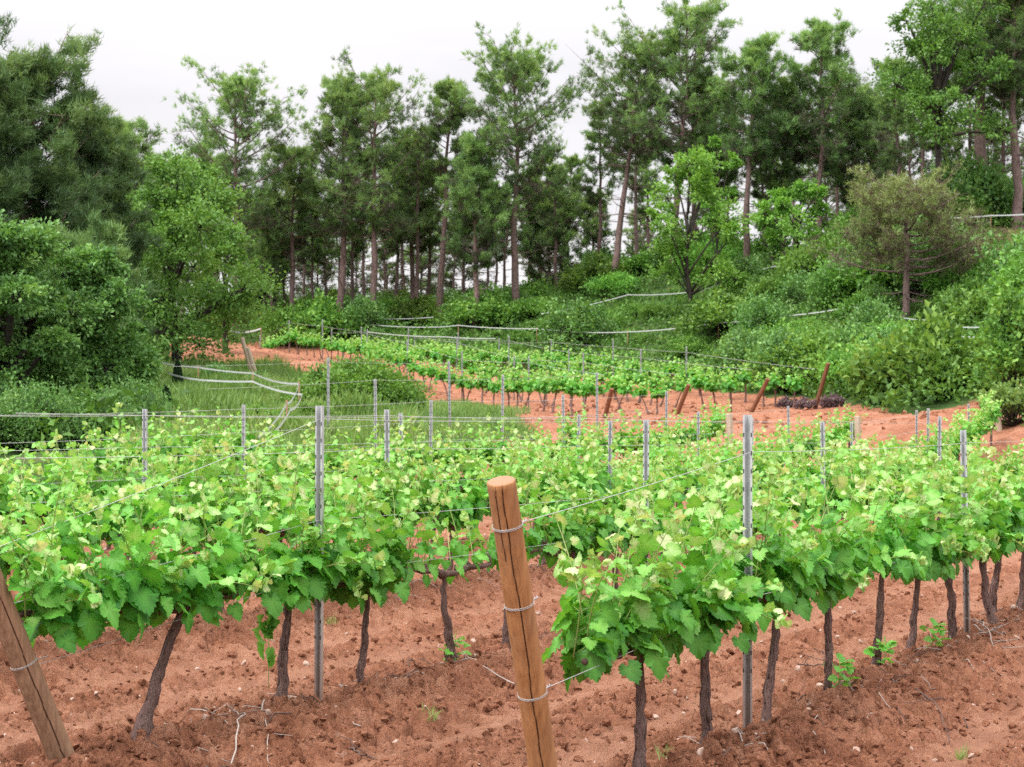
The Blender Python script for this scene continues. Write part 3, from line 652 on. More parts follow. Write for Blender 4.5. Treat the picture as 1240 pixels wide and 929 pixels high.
TAPES = [
 ([[(190, 438, 68), (240, 445, 66), (306, 452, 64), (362, 465, 60), (347, 489, 48), (313, 529, 33.5)], [(203, 452, 66), (255, 461, 62), (306, 462, 62), (366, 478, 57), (352, 496, 46), (325, 529, 33.5)]],
  'white double tape fence bending round the grassy hollow beside the dirt track', .05, [(240, 445, 66), (306, 452, 64), (362, 465, 60), (347, 489, 48)], .8),
 ([[(268, 397, 96), (316, 398, 95)]], 'short white tape across the bushes above the pale leaning poles', .09, [(268, 397, 96), (316, 398, 95)], 1.0),
 ([[(430, 391, 102), (530, 396, 100), (555, 394, 100), (650, 398, 97), (760, 402, 92), (870, 391, 82)], [(445, 402, 100), (540, 408, 98), (600, 410, 95)], [(465, 386, 106), (525, 384, 106)]],
  'long white tapes running through the bushes behind the far terrace', .045, [(430, 391, 102), (555, 394, 100), (650, 398, 97), (760, 402, 92)], 1.0),
 ([[(870, 391, 82), (938, 383, 77), (1032, 371, 71), (1085, 383, 67), (1130, 388, 66), (1190, 396, 64)], [(1036, 386, 71), (1064, 394, 69)], [(1140, 405, 65), (1180, 408, 64)]],
  'white tape fence peaking on the right slope below the sparse pine',   .045, [(870, 391, 82), (938, 383, 77), (1032, 371, 71), (1130, 388, 66)], 1.0),
 ([[(655, 380, 108), (700, 372, 104), (760, 357, 102), (850, 352, 98), (905, 330, 95), (1000, 305, 90)]], 'faint pale tape climbing between the tree trunks on the slope', .045, [(700, 372, 104), (850, 352, 98)], 1.0),
 ([[(1150, 264, 84), (1200, 261, 84), (1250, 259, 84)]], 'pale tape high on the right between the dark trunks', .06, [(1200, 261, 84)], 1.0)]
for a in TAPES: tape(*a)
TP = np.array([[a[0] + (b[0] - a[0]) * q, a[1] + (b[1] - a[1]) * q, a[2] + (b[2] - a[2]) * q] for T in TAPES for ln in T[0] for a, b in zip(ln[:-1], ln[1:]) for q in np.linspace(0, 1, 12)])
TP = np.vstack([TP] + [[u, v, 70] for u in range(1060, 1131, 10) for v in (372, 388)])     # nor the trunk of the sparse pine
def hides_tape(x, y, top_h, half_w):
    u0 = 620 + x / y * FPX; vt = 495 - (float(terrain(x, y)) + top_h - CAM_H) / y * FPX; hw = half_w / y * FPX
    return bool(((np.abs(TP[:, 0] - u0) < hw) & (TP[:, 2] > y - 1) & (TP[:, 1] > vt) & (TP[:, 1] < vt + 220)).any())

# ------------------------------------------------------------------ trees
def bez(a, b, up, n=6):
    q = np.linspace(0, 1, n)[:, None]; return a + (b - a) * q + np.array([0, 0, up]) * (q * (1 - q)) * 4 * .5
def pine(seed, H, cb, R_, r0=None, lean=(0, 0), limbs=46, tufts=1500, need=15, nl=.30, sparse=0.0, flat=.0, mat=None, dead=14, spread=1.0, green=None):
    g = np.random.default_rng(seed); tk = MB(); cr = MB(); r0 = r0 or .012 * H + .05
    n = 14; t = np.linspace(0, 1, n); bow = np.cumsum(g.normal(size=(n, 2)), 0) * .02 * H / n * 3
    P = np.column_stack([lean[0] * t * H + bow[:, 0], lean[1] * t * H + bow[:, 1], t * H * .97]); P[:, :2] -= P[0, :2]
    rad = r0 * (1 - .9 * t) * (1 + .25 * np.exp(-(t / .05) ** 2)) + .015
    add_tube(tk, np.vstack([P[0] - [0, 0, .6], P]), np.concatenate([[rad[0] * 1.1], rad]), 9, rough=.05, rg=g)
    on = lambda f: np.array([np.interp(f, t, P[:, i]) for i in range(3)])
    tp, ta, tt, tq = [], [], [], []
    per = max(4, int(2.0 * tufts / (limbs * 7)))
    for i in range(limbs):
        f = cb + (1 - cb) * ((i + g.random()) / limbs) ** .9
        q = (f - cb) / (1 - cb)
        prof = (min(1, .50 + 1.6 * q) * (1 - q ** 2.1) ** .62 + .10) if not flat else (1.0 - .55 * q)
        az = i * 2.4 + g.normal() * .5; ln = R_ * prof * g.uniform(.4, 1.18)
        up = (.20 + .85 * q ** 1.3 + .22 * g.normal()) * (1 - flat) + flat * .05
        a = on(f); d = np.array([cos(az), sin(az), up]); b = a + d * ln; path = bez(a, b, -.10 * ln + .0)
        path[:, 2] += np.linspace(0, 1, len(path)) ** 2 * ln * .18
        add_tube(tk, path, np.linspace(.028 * ln / 2 + .018, .010, len(path)), 5)
        sb = 7 if ln > R_ * .3 else 5
        for s_ in range(sb):
            fr_ = .28 + .72 * (s_ + g.random()) / sb
            c = np.array([np.interp(fr_, np.linspace(0, 1, len(path)), path[:, j]) for j in range(3)])
            a2 = az + g.normal() * 1.1; l2 = ln * g.uniform(.2, .42) + .3
            e = c + np.array([cos(a2), sin(a2), .35 + .35 * g.normal()]) * l2
            add_tube(tk, [c, (c + e) / 2 + g.normal(size=3) * .05, e], [.018, .012, .006], 3)
            if g.random() < (0 if sparse < 0 else max(sparse, .10)): continue
            k = per + g.integers(0, 3); h = .25 + .85 * g.random(k)[:, None]
            tp.append(c + (e - c) * h + g.normal(size=(k, 3)) * .16 * l2 * spread); ta.append(np.tile(norm(e - c) * .6 + [0, 0, .65], (k, 1)) + g.normal(size=(k, 3)) * .3)
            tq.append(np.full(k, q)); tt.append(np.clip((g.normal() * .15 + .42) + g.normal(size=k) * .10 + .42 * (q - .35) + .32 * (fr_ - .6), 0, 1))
    # leader shoots
    k = 40; tp.append(on(.97) + g.normal(size=(k, 3)) * [.3 * R_ * .4, .3 * R_ * .4, .25]); ta.append(np.tile([0, 0, 1.0], (k, 1)) + g.normal(size=(k, 3)) * .2); tt.append(np.full(k, .75)); tq.append(np.ones(k))
    for _ in range(dead):                                 # bare snags under the crown
        f = g.uniform(cb * .45, cb + .12); az = g.random() * 6.28; ln = R_ * g.uniform(.25, .75); a = on(f)
        e = a + np.array([cos(az), sin(az), g.uniform(-.2, .25)]) * ln; add_tube(tk, [a, (a + e) / 2 + [0, 0, -.05 * ln], e], [.035, .022, .008], 4)
        for _ in range(5):
            c = a + (e - a) * g.uniform(.3, 1); add_tube(tk, [c, c + g.normal(size=3) * .3 * ln * .7], [.012, .005], 3)
    tp, ta = np.vstack(tp), norm(np.vstack(ta)); tt = np.concatenate(tt)
    m = len(tp); pos = np.repeat(tp, need, 0) + g.normal(size=(m * need, 3)) * .05
    dr = np.repeat(ta, need, 0) + g.normal(size=(m * need, 3)) * .62
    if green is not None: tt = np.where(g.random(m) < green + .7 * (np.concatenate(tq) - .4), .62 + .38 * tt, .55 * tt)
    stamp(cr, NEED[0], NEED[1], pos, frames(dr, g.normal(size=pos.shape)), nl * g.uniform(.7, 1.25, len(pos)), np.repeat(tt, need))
    return tk.mesh('pine_trunk', M_PBARK), cr.mesh('pine_crown', mat or M_PINE, False)
def oak(seed, H, Rx, cb=.25, lobes=11, clumps=22, leaves=46, ls=.16, r0=.2, mat=None, open_=1.0, f0m=.25, lrf=1.0, tl=OAKL):
    g = np.random.default_rng(seed); tk = MB(); cr = MB(); n = 8; t = np.linspace(0, 1, n)
    top = H * .62; bow = np.cumsum(g.normal(size=(n, 2)), 0) * .03 * H / n * 2
    P = np.column_stack([bow[:, 0], bow[:, 1], t * top]); P[:, :2] -= P[0, :2]
    add_tube(tk, np.vstack([P[0] - [0, 0, .5], P]), np.concatenate([[r0 * 1.25], r0 * (1 - .6 * t)]), 9, rough=.06, rg=g)
    pos, tip, tin = [], [], []
    for i in range(lobes):
        q = (i + .5) / lobes; zc = H * (cb + (1 - cb) * (.12 + .84 * q)) + g.normal() * .03 * H; az = i * 2.4 + g.normal() * .5
        wr = np.sqrt(max(0, 1 - (2 * q - .85) ** 2 * .72)); rr = Rx * wr * g.uniform(.30, .98); lr = lrf * Rx * g.uniform(.20, .46) * (1 - .25 * q)
        c = np.array([cos(az) * rr, sin(az) * rr, min(zc, H - lr * g.uniform(.5, 1.6))])
        f0 = np.clip((c[2] - .3 * H) / top, f0m + .3 * g.random() * (f0m > .3), .97); a = np.array([np.interp(f0, t, P[:, j]) for j in range(3)])
        path = bez(a, c, .12 * np.linalg.norm(c - a), 7); add_tube(tk, path, np.linspace(r0 * .45, .03, 7), 6)
        for j in range(clumps):
            d = norm(g.normal(size=3)); d[2] = d[2] * .8 + .12; cc = c + d * lr * g.uniform(.45, 1.12) * [1, 1, .8]
            if j % 2 == 0: add_tube(tk, [c, (c + cc) / 2 + g.normal(size=3) * .06 * lr, cc], [.03, .018, .008], 3)
            k = int(leaves * g.uniform(.6, 1.3)); rad = lr * .26 * open_
            sp = norm(d + g.normal(size=3) * .5 + [0, 0, .35]); pp = cc + g.normal(size=(k, 3)) * rad * [.8, .8, .55] + sp * (g.random((k, 1)) ** 1.5) * rad * 2.6
            pos.append(pp); tip.append(norm(pp - c) + g.normal(size=(k, 3)) * .55 + [0, 0, -.1])
            tin.append(np.clip(.42 + .17 * g.normal() + .14 * g.normal(size=k), 0, 1))
    pos, tip = np.vstack(pos), np.vstack(tip); tin = np.concatenate(tin)
    stamp(cr, tl[0], tl[1], pos, frames(tip, g.normal(size=pos.shape) * .6 + [0, 0, .8]), ls * g.uniform(.65, 1.3, len(pos)), tin)
    return tk.mesh('tree_trunk', M_OBARK), cr.mesh('tree_crown', mat or M_OAK, False)
def plant_tree(name, label, cat, u, d, meshes, rz=0, group=None, sc=1, dz=0):
    x = px(u, d); t = thing(name, label, cat, (x, d, float(terrain(x, d)) - .1 + dz), rz, group, sc)
    link('trunk', meshes[0], t); link('crown', meshes[1], t); return t
def hgt(u, v, d): return at(u, v, d)[2] - float(terrain(px(u, d), d))

GPN = 'pines along the skyline'
# (u, d, top v, crown half-width px, crown base fraction, lean, label, options)
PINES = [
 (282, 104, 96, 64, .42, (.02, 0), 'tall pine with broad rounded crown standing apart left of centre', {}),
 (352, 108, 178, 36, .40, (0, 0), 'shorter pine between the rounded pine and the dense pair', {}),
 (408, 106, 96, 44, .40, (.03, 0), 'dense tall pine, left one of the close pair', {}),
 (452, 105, 92, 62, .38, (.0, 0), 'dense tall pine, right one of the close pair', {}),
 (500, 112, 165, 30, .42, (0, 0), 'dim pine tucked behind the right of the dense pair', {}),
 (530, 106, 96, 27, .58, (.05, 0), 'slender pine with pale leaning trunk and narrow crown', {'limbs': 34, 'tufts': 900}),
 (577, 102, 166, 34, .34, (-.02, 0), 'mid-height bright green pine left of the tallest central pine', {}),
 (622, 104, 64, 62, .42, (.0, 0), 'tallest central pine with straight trunk and layered crown', {'limbs': 52, 'tufts': 1900}),
 (664, 116, 232, 36, .15, (0, 0), 'low dark pine right of the tallest central pine', {}),
 (716, 116, 236, 22, .20, (.03, 0), 'small thin pine in the sky gap right of centre', {'limbs': 26, 'tufts': 600}),
 (742, 104, 44, 52, .50, (.13, 0), 'pine with strongly leaning pinkish trunk and open crown beside the sky gap', {'sparse': .25}),
 (812, 102, 8, 58, .40, (.06, 0), 'very tall dense pine with dark underside behind the bright small oak', {'limbs': 54, 'tufts': 2000}),
 (862, 106, 95, 30, .30, (0, 0), 'pine filling between the very tall pine and the next trunk', {}),
 (903, 98, 48, 36, .45, (.05, 0), 'tall pine with pale trunk right of the bright small oak', {}),
 (948, 100, 100, 34, .35, (0, 0), 'shadowed pine between two taller pines on the right ridge', {}),
 (990, 98, 26, 42, .38, (.02, 0), 'tall pine with spiky crown on the right ridge', {}),
 (1045, 100, 110, 36, .25, (0, 0), 'pine half hidden behind the spreading oak on the right ridge', {}),
 (1190, 88, -60, 60, .50, (.02, 0), 'huge dark pine at upper right with thick black trunk', {'limbs': 60, 'tufts': 2200, 'r0': .42}),
 (1232, 84, -30, 52, .50, (-.03, 0), 'dark pine leaning at the upper right edge', {'r0': .26}),
 (1300, 86, -70, 70, .45, (0, 0), 'dark pine just beyond the upper right edge', {}),
 (152, 80, 152, 42, .30, (0, 0), 'thin-topped pine behind the left trees', {'sparse': .3}),
 (200, 92, 196, 40, .25, (0, 0), 'pine behind the rounded green oak on the left', {}),
 (320, 112, 250, 26, .2, (0, 0), 'low dark pine in shade below the rounded pine', {}),
]
for i, (u, d, v, hw, cb, ln, lab, op) in enumerate(PINES):
    H = hgt(u + ln[0] * 200, v, d); o = dict(limbs=46, tufts=1550); o.update(op)
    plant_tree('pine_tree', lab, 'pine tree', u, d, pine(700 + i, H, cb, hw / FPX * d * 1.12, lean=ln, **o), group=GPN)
# big dark pines at left, nearer
for i, (u, d, v, hw, cb, lab) in enumerate([(28, 52, 80, 105, .12, 'big dark pine filling the upper left corner'), (-60, 50, 95, 80, .10, 'dark pine cut by the left edge'), (108, 55, 142, 50, .16, 'dark pine with ragged shoulder right of the upper left corner one'), (95, 47, 300, 62, .1, 'lower dark pine between the left bushes and the big pine')]):
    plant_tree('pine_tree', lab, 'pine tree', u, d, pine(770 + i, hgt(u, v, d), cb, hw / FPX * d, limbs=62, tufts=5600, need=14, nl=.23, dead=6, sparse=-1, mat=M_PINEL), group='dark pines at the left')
# deep stand: slim trunks
bgv = [pine(800 + i, 11.5 + i, .45, 1.6, r0=.17, limbs=26, tufts=620, dead=22, lean=(.02 * (i - 1.5), 0)) for i in range(4)]; bsrc = [None] * 4
STAND = [332, 345, 368, 381, 395, 410, 428, 441, 463, 478, 489, 503, 515, 548, 562, 588, 600, 612, 640, 652, 676, 690, 725, 772, 790, 842, 868, 884, 925, 940, 962, 1015, 1060, 1085, 1120, 1172, 1208, 262, 240, 220, 180, 300]
for i, u in enumerate(STAND):
    d = 108 + 14 * ((i * 37) % 11) / 11 - (20 if u > 1050 else (6 if u > 820 else 0)); x = px(u, d); q = i % 4; loc = (x, d, float(terrain(x, d)) - .1); rz = i * 1.3; sc = .62 + .36 * ((i * 53) % 13) / 13
    lab = 'slim dark-trunked pine deep inside the shaded stand behind the big pines'
    if bsrc[q] is None: bsrc[q] = plant_tree('pine_tree', lab, 'pine tree', u, d, bgv[q], rz, 'slim pines inside the stand', sc)
    else: copy_thing(bsrc[q], loc, rz, lab, sc)
lpv = [pine(830 + i, 8.5 + i, .04, 2.3, r0=.12, limbs=46, tufts=900, dead=30, green=.25) for i in range(3)]; lps = [None] * 3
for i, u in enumerate([250, 305, 345, 385, 430, 470, 510, 560, 655, 775, 850, 930, 1000, 1060, 1100, 1150, 1200, 1250]):
    d = 124 + 9 * ((i * 29) % 7) / 7 - (12 if u > 800 else 0) - (16 if u > 1010 else 0); x = px(u, d); q = i % 3; loc = (x, d, float(terrain(x, d)) - .1); sc = .62 + .45 * ((i * 31) % 11) / 11
    lab = 'low dark pine filling the shade behind the trunks of the stand'
    if lps[q] is None: lps[q] = plant_tree('pine_tree', lab, 'pine tree', u, d, lpv[q], i, 'low pines behind the stand', sc)
    else: copy_thing(lps[q], loc, i * 1.7, lab, sc)
# sparse dry pine on the right slope
plant_tree('pine_tree', 'sparse flat-topped pine with brown dry branches alone on the right slope', 'pine tree', 1095, 70, pine(790, hgt(1095, 222, 70), .36, 106 / FPX * 70, r0=.16, limbs=32, tufts=2500, need=9, nl=.20, sparse=.10, flat=.80, mat=M_PINED, dead=10, green=.5))
# broadleaved trees
OAKS = [
 (5, 34, 258, 100, .04, M_OAKD, 'dense dark oak at the left edge behind the vines', dict(lobes=26, clumps=26, leaves=60, ls=.10, lrf=.95)),
 (112, 36, 290, 66, .02, M_OAKD, 'dense bushy oak right of the left edge one, reaching down to the grass', dict(lobes=20, clumps=26, leaves=60, ls=.10, lrf=1.05)),
 (160, 37, 385, 40, .02, M_OAKD, 'low bushy oak at the foot of the two dense left oaks', dict(lobes=12, clumps=24, leaves=56, ls=.10, r0=.1, lrf=1.1)),
 (-95, 33, 235, 90, .05, M_OAKD, 'dark oak beyond the left edge', dict(lobes=22, clumps=24, leaves=50, ls=.10)),
 (214, 62, 190, 90, -.03, M_OAK, 'rounded light green oak above the dirt track', dict(lobes=24, clumps=22, leaves=54, ls=.15, r0=.20)),
 (150, 70, 228, 60, .06, M_OAK, 'light green oak behind the rounded one, half hidden by the dark left oaks', dict(lobes=16, clumps=20, leaves=50, ls=.15, r0=.18)),
 (272, 76, 262, 44, .10, M_OAK, 'small light green oak at the right shoulder of the rounded oak', dict(lobes=12, clumps=18, leaves=46, ls=.15, r0=.14)),
 (836, 88, 172, 62, .10, M_OAKY, 'small bright green oak with forked dark trunk on the slope', dict(lobes=17, clumps=15, leaves=40, ls=.18, r0=.13, lrf=.85)),
 (968, 92, 214, 46, .30, M_OAKY, 'small bright oak standing behind the tape under the ridge pines', dict(lobes=12, clumps=14, leaves=40, ls=.18, r0=.12, lrf=.9)),
 (1138, 83, -4, 94, .36, M_OAK, 'tall spreading oak with dark trunk and wide limbs at upper right', dict(lobes=30, clumps=15, leaves=36, ls=.17, r0=.24, lrf=.72, f0m=.58)),
 (868, 96, 160, 30, .3, M_OAKY, 'slim bright oak just behind the small forked oak', dict(lobes=8, clumps=12, leaves=36, ls=.18, r0=.09)),
 (935, 96, 255, 26, .3, M_OAK, 'low young oak in shade beside the ridge trunks', dict(lobes=7, clumps=12, leaves=36, ls=.17, r0=.08)),
]
for i, (u, d, v, hw, cb, m, lab, op) in enumerate(OAKS):
    plant_tree('oak_tree', lab, 'oak tree', u, d, oak(900 + i, hgt(u, v, d), hw / FPX * d, cb, mat=m, **op), group='broadleaved trees')

# ------------------------------------------------------------------ bushes, undergrowth, grass
def bush(seed, Rx, H, n=60, leaves=34, ls=.13, mat=None, spiky=.0):
    g = np.random.default_rng(seed); fo = MB(); st = MB(); pos, tip, tin = [], [], []
    m = 7; ac = np.arange(m) * 2.4 + g.random(m); rc = np.sqrt(np.arange(m) / m) * .72; dom = np.column_stack([np.cos(ac) * rc * Rx, np.sin(ac) * rc * Rx, H * (.5 - .38 * rc) * g.uniform(.5, 1.15, m)])
    for i in range(n):
        d = norm(g.normal(size=3)); d[2] = abs(d[2]) if g.random() < .8 else d[2]; q = i % m
        c = dom[q] + d * np.array([Rx, Rx, H * .9]) * .40 * g.uniform(.75, 1.1); c[2] = max(c[2], .06)
        if i % 2 == 0: add_tube(st, [(0, 0, 0), c * .5 + g.normal(size=3) * .05, c], [.03, .018, .007], 4)
        k = int(leaves * g.uniform(.6, 1.4)); s = Rx * .115
        up = spiky * g.random((k, 1)) ** 2 * [0, 0, 1] * H * .5
        pp = c + g.normal(size=(k, 3)) * s * [1, 1, .8] + up
        pos.append(pp); tip.append(d * .6 + g.normal(size=(k, 3)) * .6 + [0, 0, .25]); tin.append(np.clip(.45 + .2 * g.normal() + .13 * g.normal(size=k), 0, 1))
    pos, tip = np.vstack(pos), np.vstack(tip); pos[:, 2] = np.maximum(pos[:, 2], .02)
    stamp(fo, OAKL[0], OAKL[1], pos, frames(tip, g.normal(size=pos.shape) * .6 + [0, 0, .7]), ls * g.uniform(.6, 1.3, len(pos)), np.concatenate(tin))
    return fo.mesh('bush_foliage', mat or M_BUSH, False), st.mesh('bush_stems', M_OBARK)
bv = [bush(1000, 1.5, 1.7, 110, 36, .16), bush(1001, 1.2, 1.9, 100, 46, .12, M_BUSHY, spiky=.5), bush(1002, 1.8, 1.5, 140, 46, .125, M_BUSHY), bush(1003, 1.0, 1.2, 80, ls=.12, spiky=.35), bush(1004, 1.4, 2.3, 110, ls=.14, mat=M_OAKD, spiky=.5)]; bv.append(bush(1005, 1.6, 1.9, 110, 60, .085, M_OAKD, .15)); bus = [None] * 6
def place_bush(x, y, label, group, q, sc, rz, sq=None, dz=-.1):
    loc = (x, y, float(terrain(x, y)) + dz); s = sq or (sc, sc, sc)
    if bus[q] is None:
        t = thing('bush', label, 'bush', loc, rz, group, s); link('foliage', bv[q][0], t); link('stems', bv[q][1], t); bus[q] = t; return t
    return copy_thing(bus[q], loc, rz, label, s, group)
g = np.random.default_rng(21)
hb = bush(1020, 1.75, 2.0, 190, 46, .115, M_BUSHY); t = thing('bush', 'large rounded bright green bush in the grassy hollow in front of the far terrace', 'bush', (px(444, 47), 47, float(terrain(px(444, 47), 47)) - .1))
link('foliage', hb[0], t); link('stems', hb[1], t)
place_bush(px(395, 46), 46, 'lower bush joined to the left side of the large hollow bush', 'bushes by the far terrace', 3, 1, 0, (.9, .9, 1.1))
place_bush(px(480, 48), 48, 'lower bush joined to the right side of the large hollow bush', 'bushes by the far terrace', 3, 1, 2, (.8, .8, 1.0))
for u, d, q, sc, lab in [(272, 96, 0, 1.35, 'low bush right of the bend of the dirt track'), (345, 104, 1, 1.7, 'bush behind the pale leaning poles'), (390, 104, 0, 1.9, 'broad bush behind the left end of the terrace vines'),
                         (440, 104, 4, 1.3, 'upright bush left of the white tapes'), (250, 100, 4, 1.2, 'dark bush beside the dirt track under the oak')]:
    place_bush(px(u, d), d, lab, 'bushes by the far terrace', q, sc, u)
for i, (u, d) in enumerate([(-70, 31), (-20, 31), (30, 31.5), (75, 32), (118, 33), (150, 34)]):
    place_bush(px(u, d), d, 'low dark bush at the foot of the left oaks, just behind the vines', 'bushes under the left oaks', 5, 1, i * 2.1, (.62, .62, .55 + .12 * (i % 3)))
gg = np.random.default_rng(91)
for i in range(16):
    u = gg.uniform(205, 400); d = gg.uniform(31, 56); sc = gg.uniform(.22, .5)
    place_bush(px(u, d), d, 'small leafy tussock growing in the grass of the hollow', 'leafy tussocks in the grassy hollow', int(gg.integers(0, 5)), sc, i * 2.1)
cnt = 0
for i in range(2200):
    u = g.uniform(455, 1330); d = g.uniform(48, 112)
    x = px(u, d)
    if soil_mask(np.array(x), np.array(d)) > .5 or soil_mask(np.array(x - .9), np.array(d - .9)) > .5 or soil_mask(np.array(x + .5), np.array(d - 1.5)) > .5: continue
    if inside(BANK, np.array(x), np.array(d)): continue
    if u < 760 and d < 92: continue
    if u > 900 and d > 92: continue
    if u < 900 and d < 82: continue
    if cnt >= 225: break
    q_ = int(g.integers(0, 5)); sc = g.uniform(.8, 1.6); bh = [1.7, 1.9, 1.5, 1.2, 2.3][q_] * .8; bw = [1.5, 1.2, 1.8, 1.0, 1.4][q_] * 1.3
    while sc > .3 and i % 14 > 0 and hides_tape(x, d, bh * 1.3 * sc, bw * sc): sc *= .8
    if sc <= .3: continue
    cnt += 1; zone = 'under the skyline pines' if u < 760 else ('on the middle of the slope' if u < 1000 else 'on the right slope')
    place_bush(x, d, f"green bush merging into the thicket {zone}", f"thicket bushes {zone}", q_, sc, g.random() * 6.28, (sc * 1.1, sc * 1.1, sc * (1.15 if u > 880 else .95)))
# the darker wall of bushes at the foot of the right slope
for i, (u, d) in enumerate([(1040, 58), (1085, 56), (1120, 53), (1150, 56), (1180, 51), (1215, 50), (1245, 48), (1110, 60), (1160, 61), (1210, 57), (1250, 54), (1290, 50)]):
    sc = .95 + .3 * ((i * 7) % 5) / 5
    while hides_tape(px(u, d), d, 1.8 * sc, 1.6 * sc) and sc > .5: sc *= .85
    place_bush(px(u, d), d, 'dark green bush in the wall of bushes at the foot of the right slope', 'wall of bushes at the slope foot', [0, 4, 0, 1][i % 4], sc, i * 1.1)
yv = [oak(950 + i, 3.2 + .5 * i, 1.25 + .15 * i, .08, lobes=10, clumps=14, leaves=38, ls=.15, r0=.06, mat=[M_OAKY, M_OAK, M_OAKD][i]) for i in range(3)]; ys_ = [None] * 3
gg = np.random.default_rng(17)
for i, (u, d) in enumerate([(1000, 84), (1035, 88), (925, 88), (900, 92), (1180, 66), (1215, 62), (1240, 68), (1010, 80), (1060, 78), (1150, 63), (1270, 60), (800, 98), (770, 100), (700, 104), (680, 106), (1190, 72), (1235, 76), (730, 102)]):
    x = px(u, d); q = i % 3; sc = gg.uniform(.6, 1.05)
    if hides_tape(x, d, 3.4 * sc, 1.1 * sc): continue
    loc = (x, d, float(terrain(x, d)) - .1)
    lab = 'young leafy oak growing up out of the thicket on the slope'
    if ys_[q] is None: ys_[q] = plant_tree('young_oak', lab, 'young tree', u, d, yv[q], i, 'young oaks in the thicket', sc)
    else: copy_thing(ys_[q], loc, i * 1.9, lab, sc)
for i, (u, d) in enumerate([(1050, 92), (1085, 91), (1115, 93), (1150, 92), (1180, 94), (1215, 93), (1250, 92), (1285, 94), (1040, 98), (1130, 99), (1225, 98)]):
    place_bush(px(u, d), d, 'dark bush in the shade of the trees on the crest at upper right', 'crest understorey at upper right', [4, 5, 0][i % 3], 1, i * 1.3, (1.3, 1.3, 1.15 + .3 * (i % 3)))
for i in range(22):
    u = 300 + i * 21; d = 113 + 7 * ((i * 5) % 7) / 7
    place_bush(px(u, d), d, 'shaded bush along the foot of the pine stand', 'understorey of the pine stand', [4, 0, 5, 1][i % 4], 1, i * 1.3, (1.2, 1.2, 1.0 + .35 * ((i * 3) % 4) / 3))
# purple dry tussocks
pm = bush(1010, .62, .75, 60, 26, .11, M_PURPLE, .4)
psrc = None
for u, d, sc, lab in [(1008, 53, .72, 'round purplish dry shrub right of the rightmost terrace end post'), (975, 54.5, .62, 'purplish dry shrub just left of the rightmost terrace end post'), (953, 56, .6, 'small purplish dry shrub under the last terrace vines')]:
    loc = (px(u, d), d, float(terrain(px(u, d), d)) - .05)
    if psrc is None: psrc = thing('dry_shrub', lab, 'shrub', loc, 0, 'purplish dry shrubs', sc); link('foliage', pm[0], psrc); link('stems', pm[1], psrc)
    else: copy_thing(psrc, loc, 1.7, lab, sc)
gm = bush(1011, .9, 1.0, 60, 50, .10, M_GRASS, .5)
t = thing('shrub', 'grey-green rounded shrub at the right edge behind the vines', 'shrub', (px(1228, 40), 40, float(terrain(px(1228, 40), 40)) - .05)); link('foliage', gm[0], t); link('stems', gm[1], t)
# tall frond-like sapling at the right edge
sm = bush(1012, 1.0, 3.6, 130, 34, .17, M_BUSH, .25)
t = thing('sapling', 'tall yellow-green leafy sapling at the right edge of the slope', 'sapling', (px(1232, 46), 46, float(terrain(px(1232, 46), 46)) - .1)); link('foliage', sm[0], t); link('stems', sm[1], t)
# small cypresses in the hollow
def cypress(seed, H, r):
    g = np.random.default_rng(seed); fo = MB(); st = MB(); k = 1500; z = g.random(k); az = g.random(k) * 6.28
    rr = r * np.minimum(1, z * 6 + .3) * (1 - z ** 3) * g.uniform(.5, 1.05, k); pos = np.column_stack([np.cos(az) * rr, np.sin(az) * rr, z * H])
    stamp(fo, OAKL[0], OAKL[1], pos, frames(np.column_stack([np.cos(az) * .4, np.sin(az) * .4, np.ones(k)]), g.normal(size=(k, 3))), .12, g.random(k))
    add_tube(st, [(0, 0, -.2), (0, 0, H * .9)], [.05, .01], 6); return fo.mesh('cypress_foliage', M_CYP, False), st.mesh('cypress_stem', M_OBARK)
for i, (u, v, d, H, lab) in enumerate([(215, 476, 50, 1.05, 'small dark cypress standing in the grassy hollow'), (201, 500, 42, .8, 'second smaller dark cypress lower in the grassy hollow')]):
    f, s = cypress(1100 + i, H, .14); x = px(u, d); t = thing('cypress', lab, 'cypress', (x, d, float(terrain(x, d))), 0, 'young cypresses'); link('foliage', f, t); link('stem', s, t)

# undergrowth: leafy ground cover of slope and forest edge
g = np.random.default_rng(31); ug = MB(); n = 17000
u = g.uniform(180, 1340, n); d = g.uniform(46, 120, n); u[:1500] = g.uniform(-160, 190, 1500); d[:1500] = g.uniform(31, 60, 1500); x = (u - 620) / FPX * d
sm0 = soil_mask(x, d); ok = (sm0 < .5) & (soil_mask(x, d - .7) < .5) & ((sm0 < .2) | (g.random(n) < .18)) & ~((u > 190) & (u < 640) & (d < 70)) & (d < 118 - np.clip(u - 760, 0, 400) * .07)
x, d, u = x[ok], d[ok], u[ok]; n = len(x); z = terrain(x, d); hh = .12 + .95 * vnoise(x, d, 1.9, 15) ** 2 + .25 * g.random(n) ** 2
k = 13; P = np.repeat(np.column_stack([x, d, z]), k, 0); H = np.repeat(hh, k); zz = g.random(n * k)
P += np.column_stack([g.normal(size=n * k) * .26, g.normal(size=n * k) * .26, zz * H])
tin = np.clip(np.repeat(.05 + .6 * vnoise(x, d, 1.6, 16) + .15 * g.normal(size=n), k) + .12 * g.normal(size=n * k), 0, 1)
stamp(ug, OAKL[0], OAKL[1], P, frames(g.normal(size=(n * k, 3)) * .8 + [0, 0, .5], g.normal(size=(n * k, 3)) * .6 + [0, 0, .8]), g.uniform(.12, .28, n * k), tin)
tag(link('undergrowth', ug.mesh('undergrowth', M_UNDER, False)), 'dense green undergrowth covering the slope and the forest edge', 'undergrowth', kind='stuff')
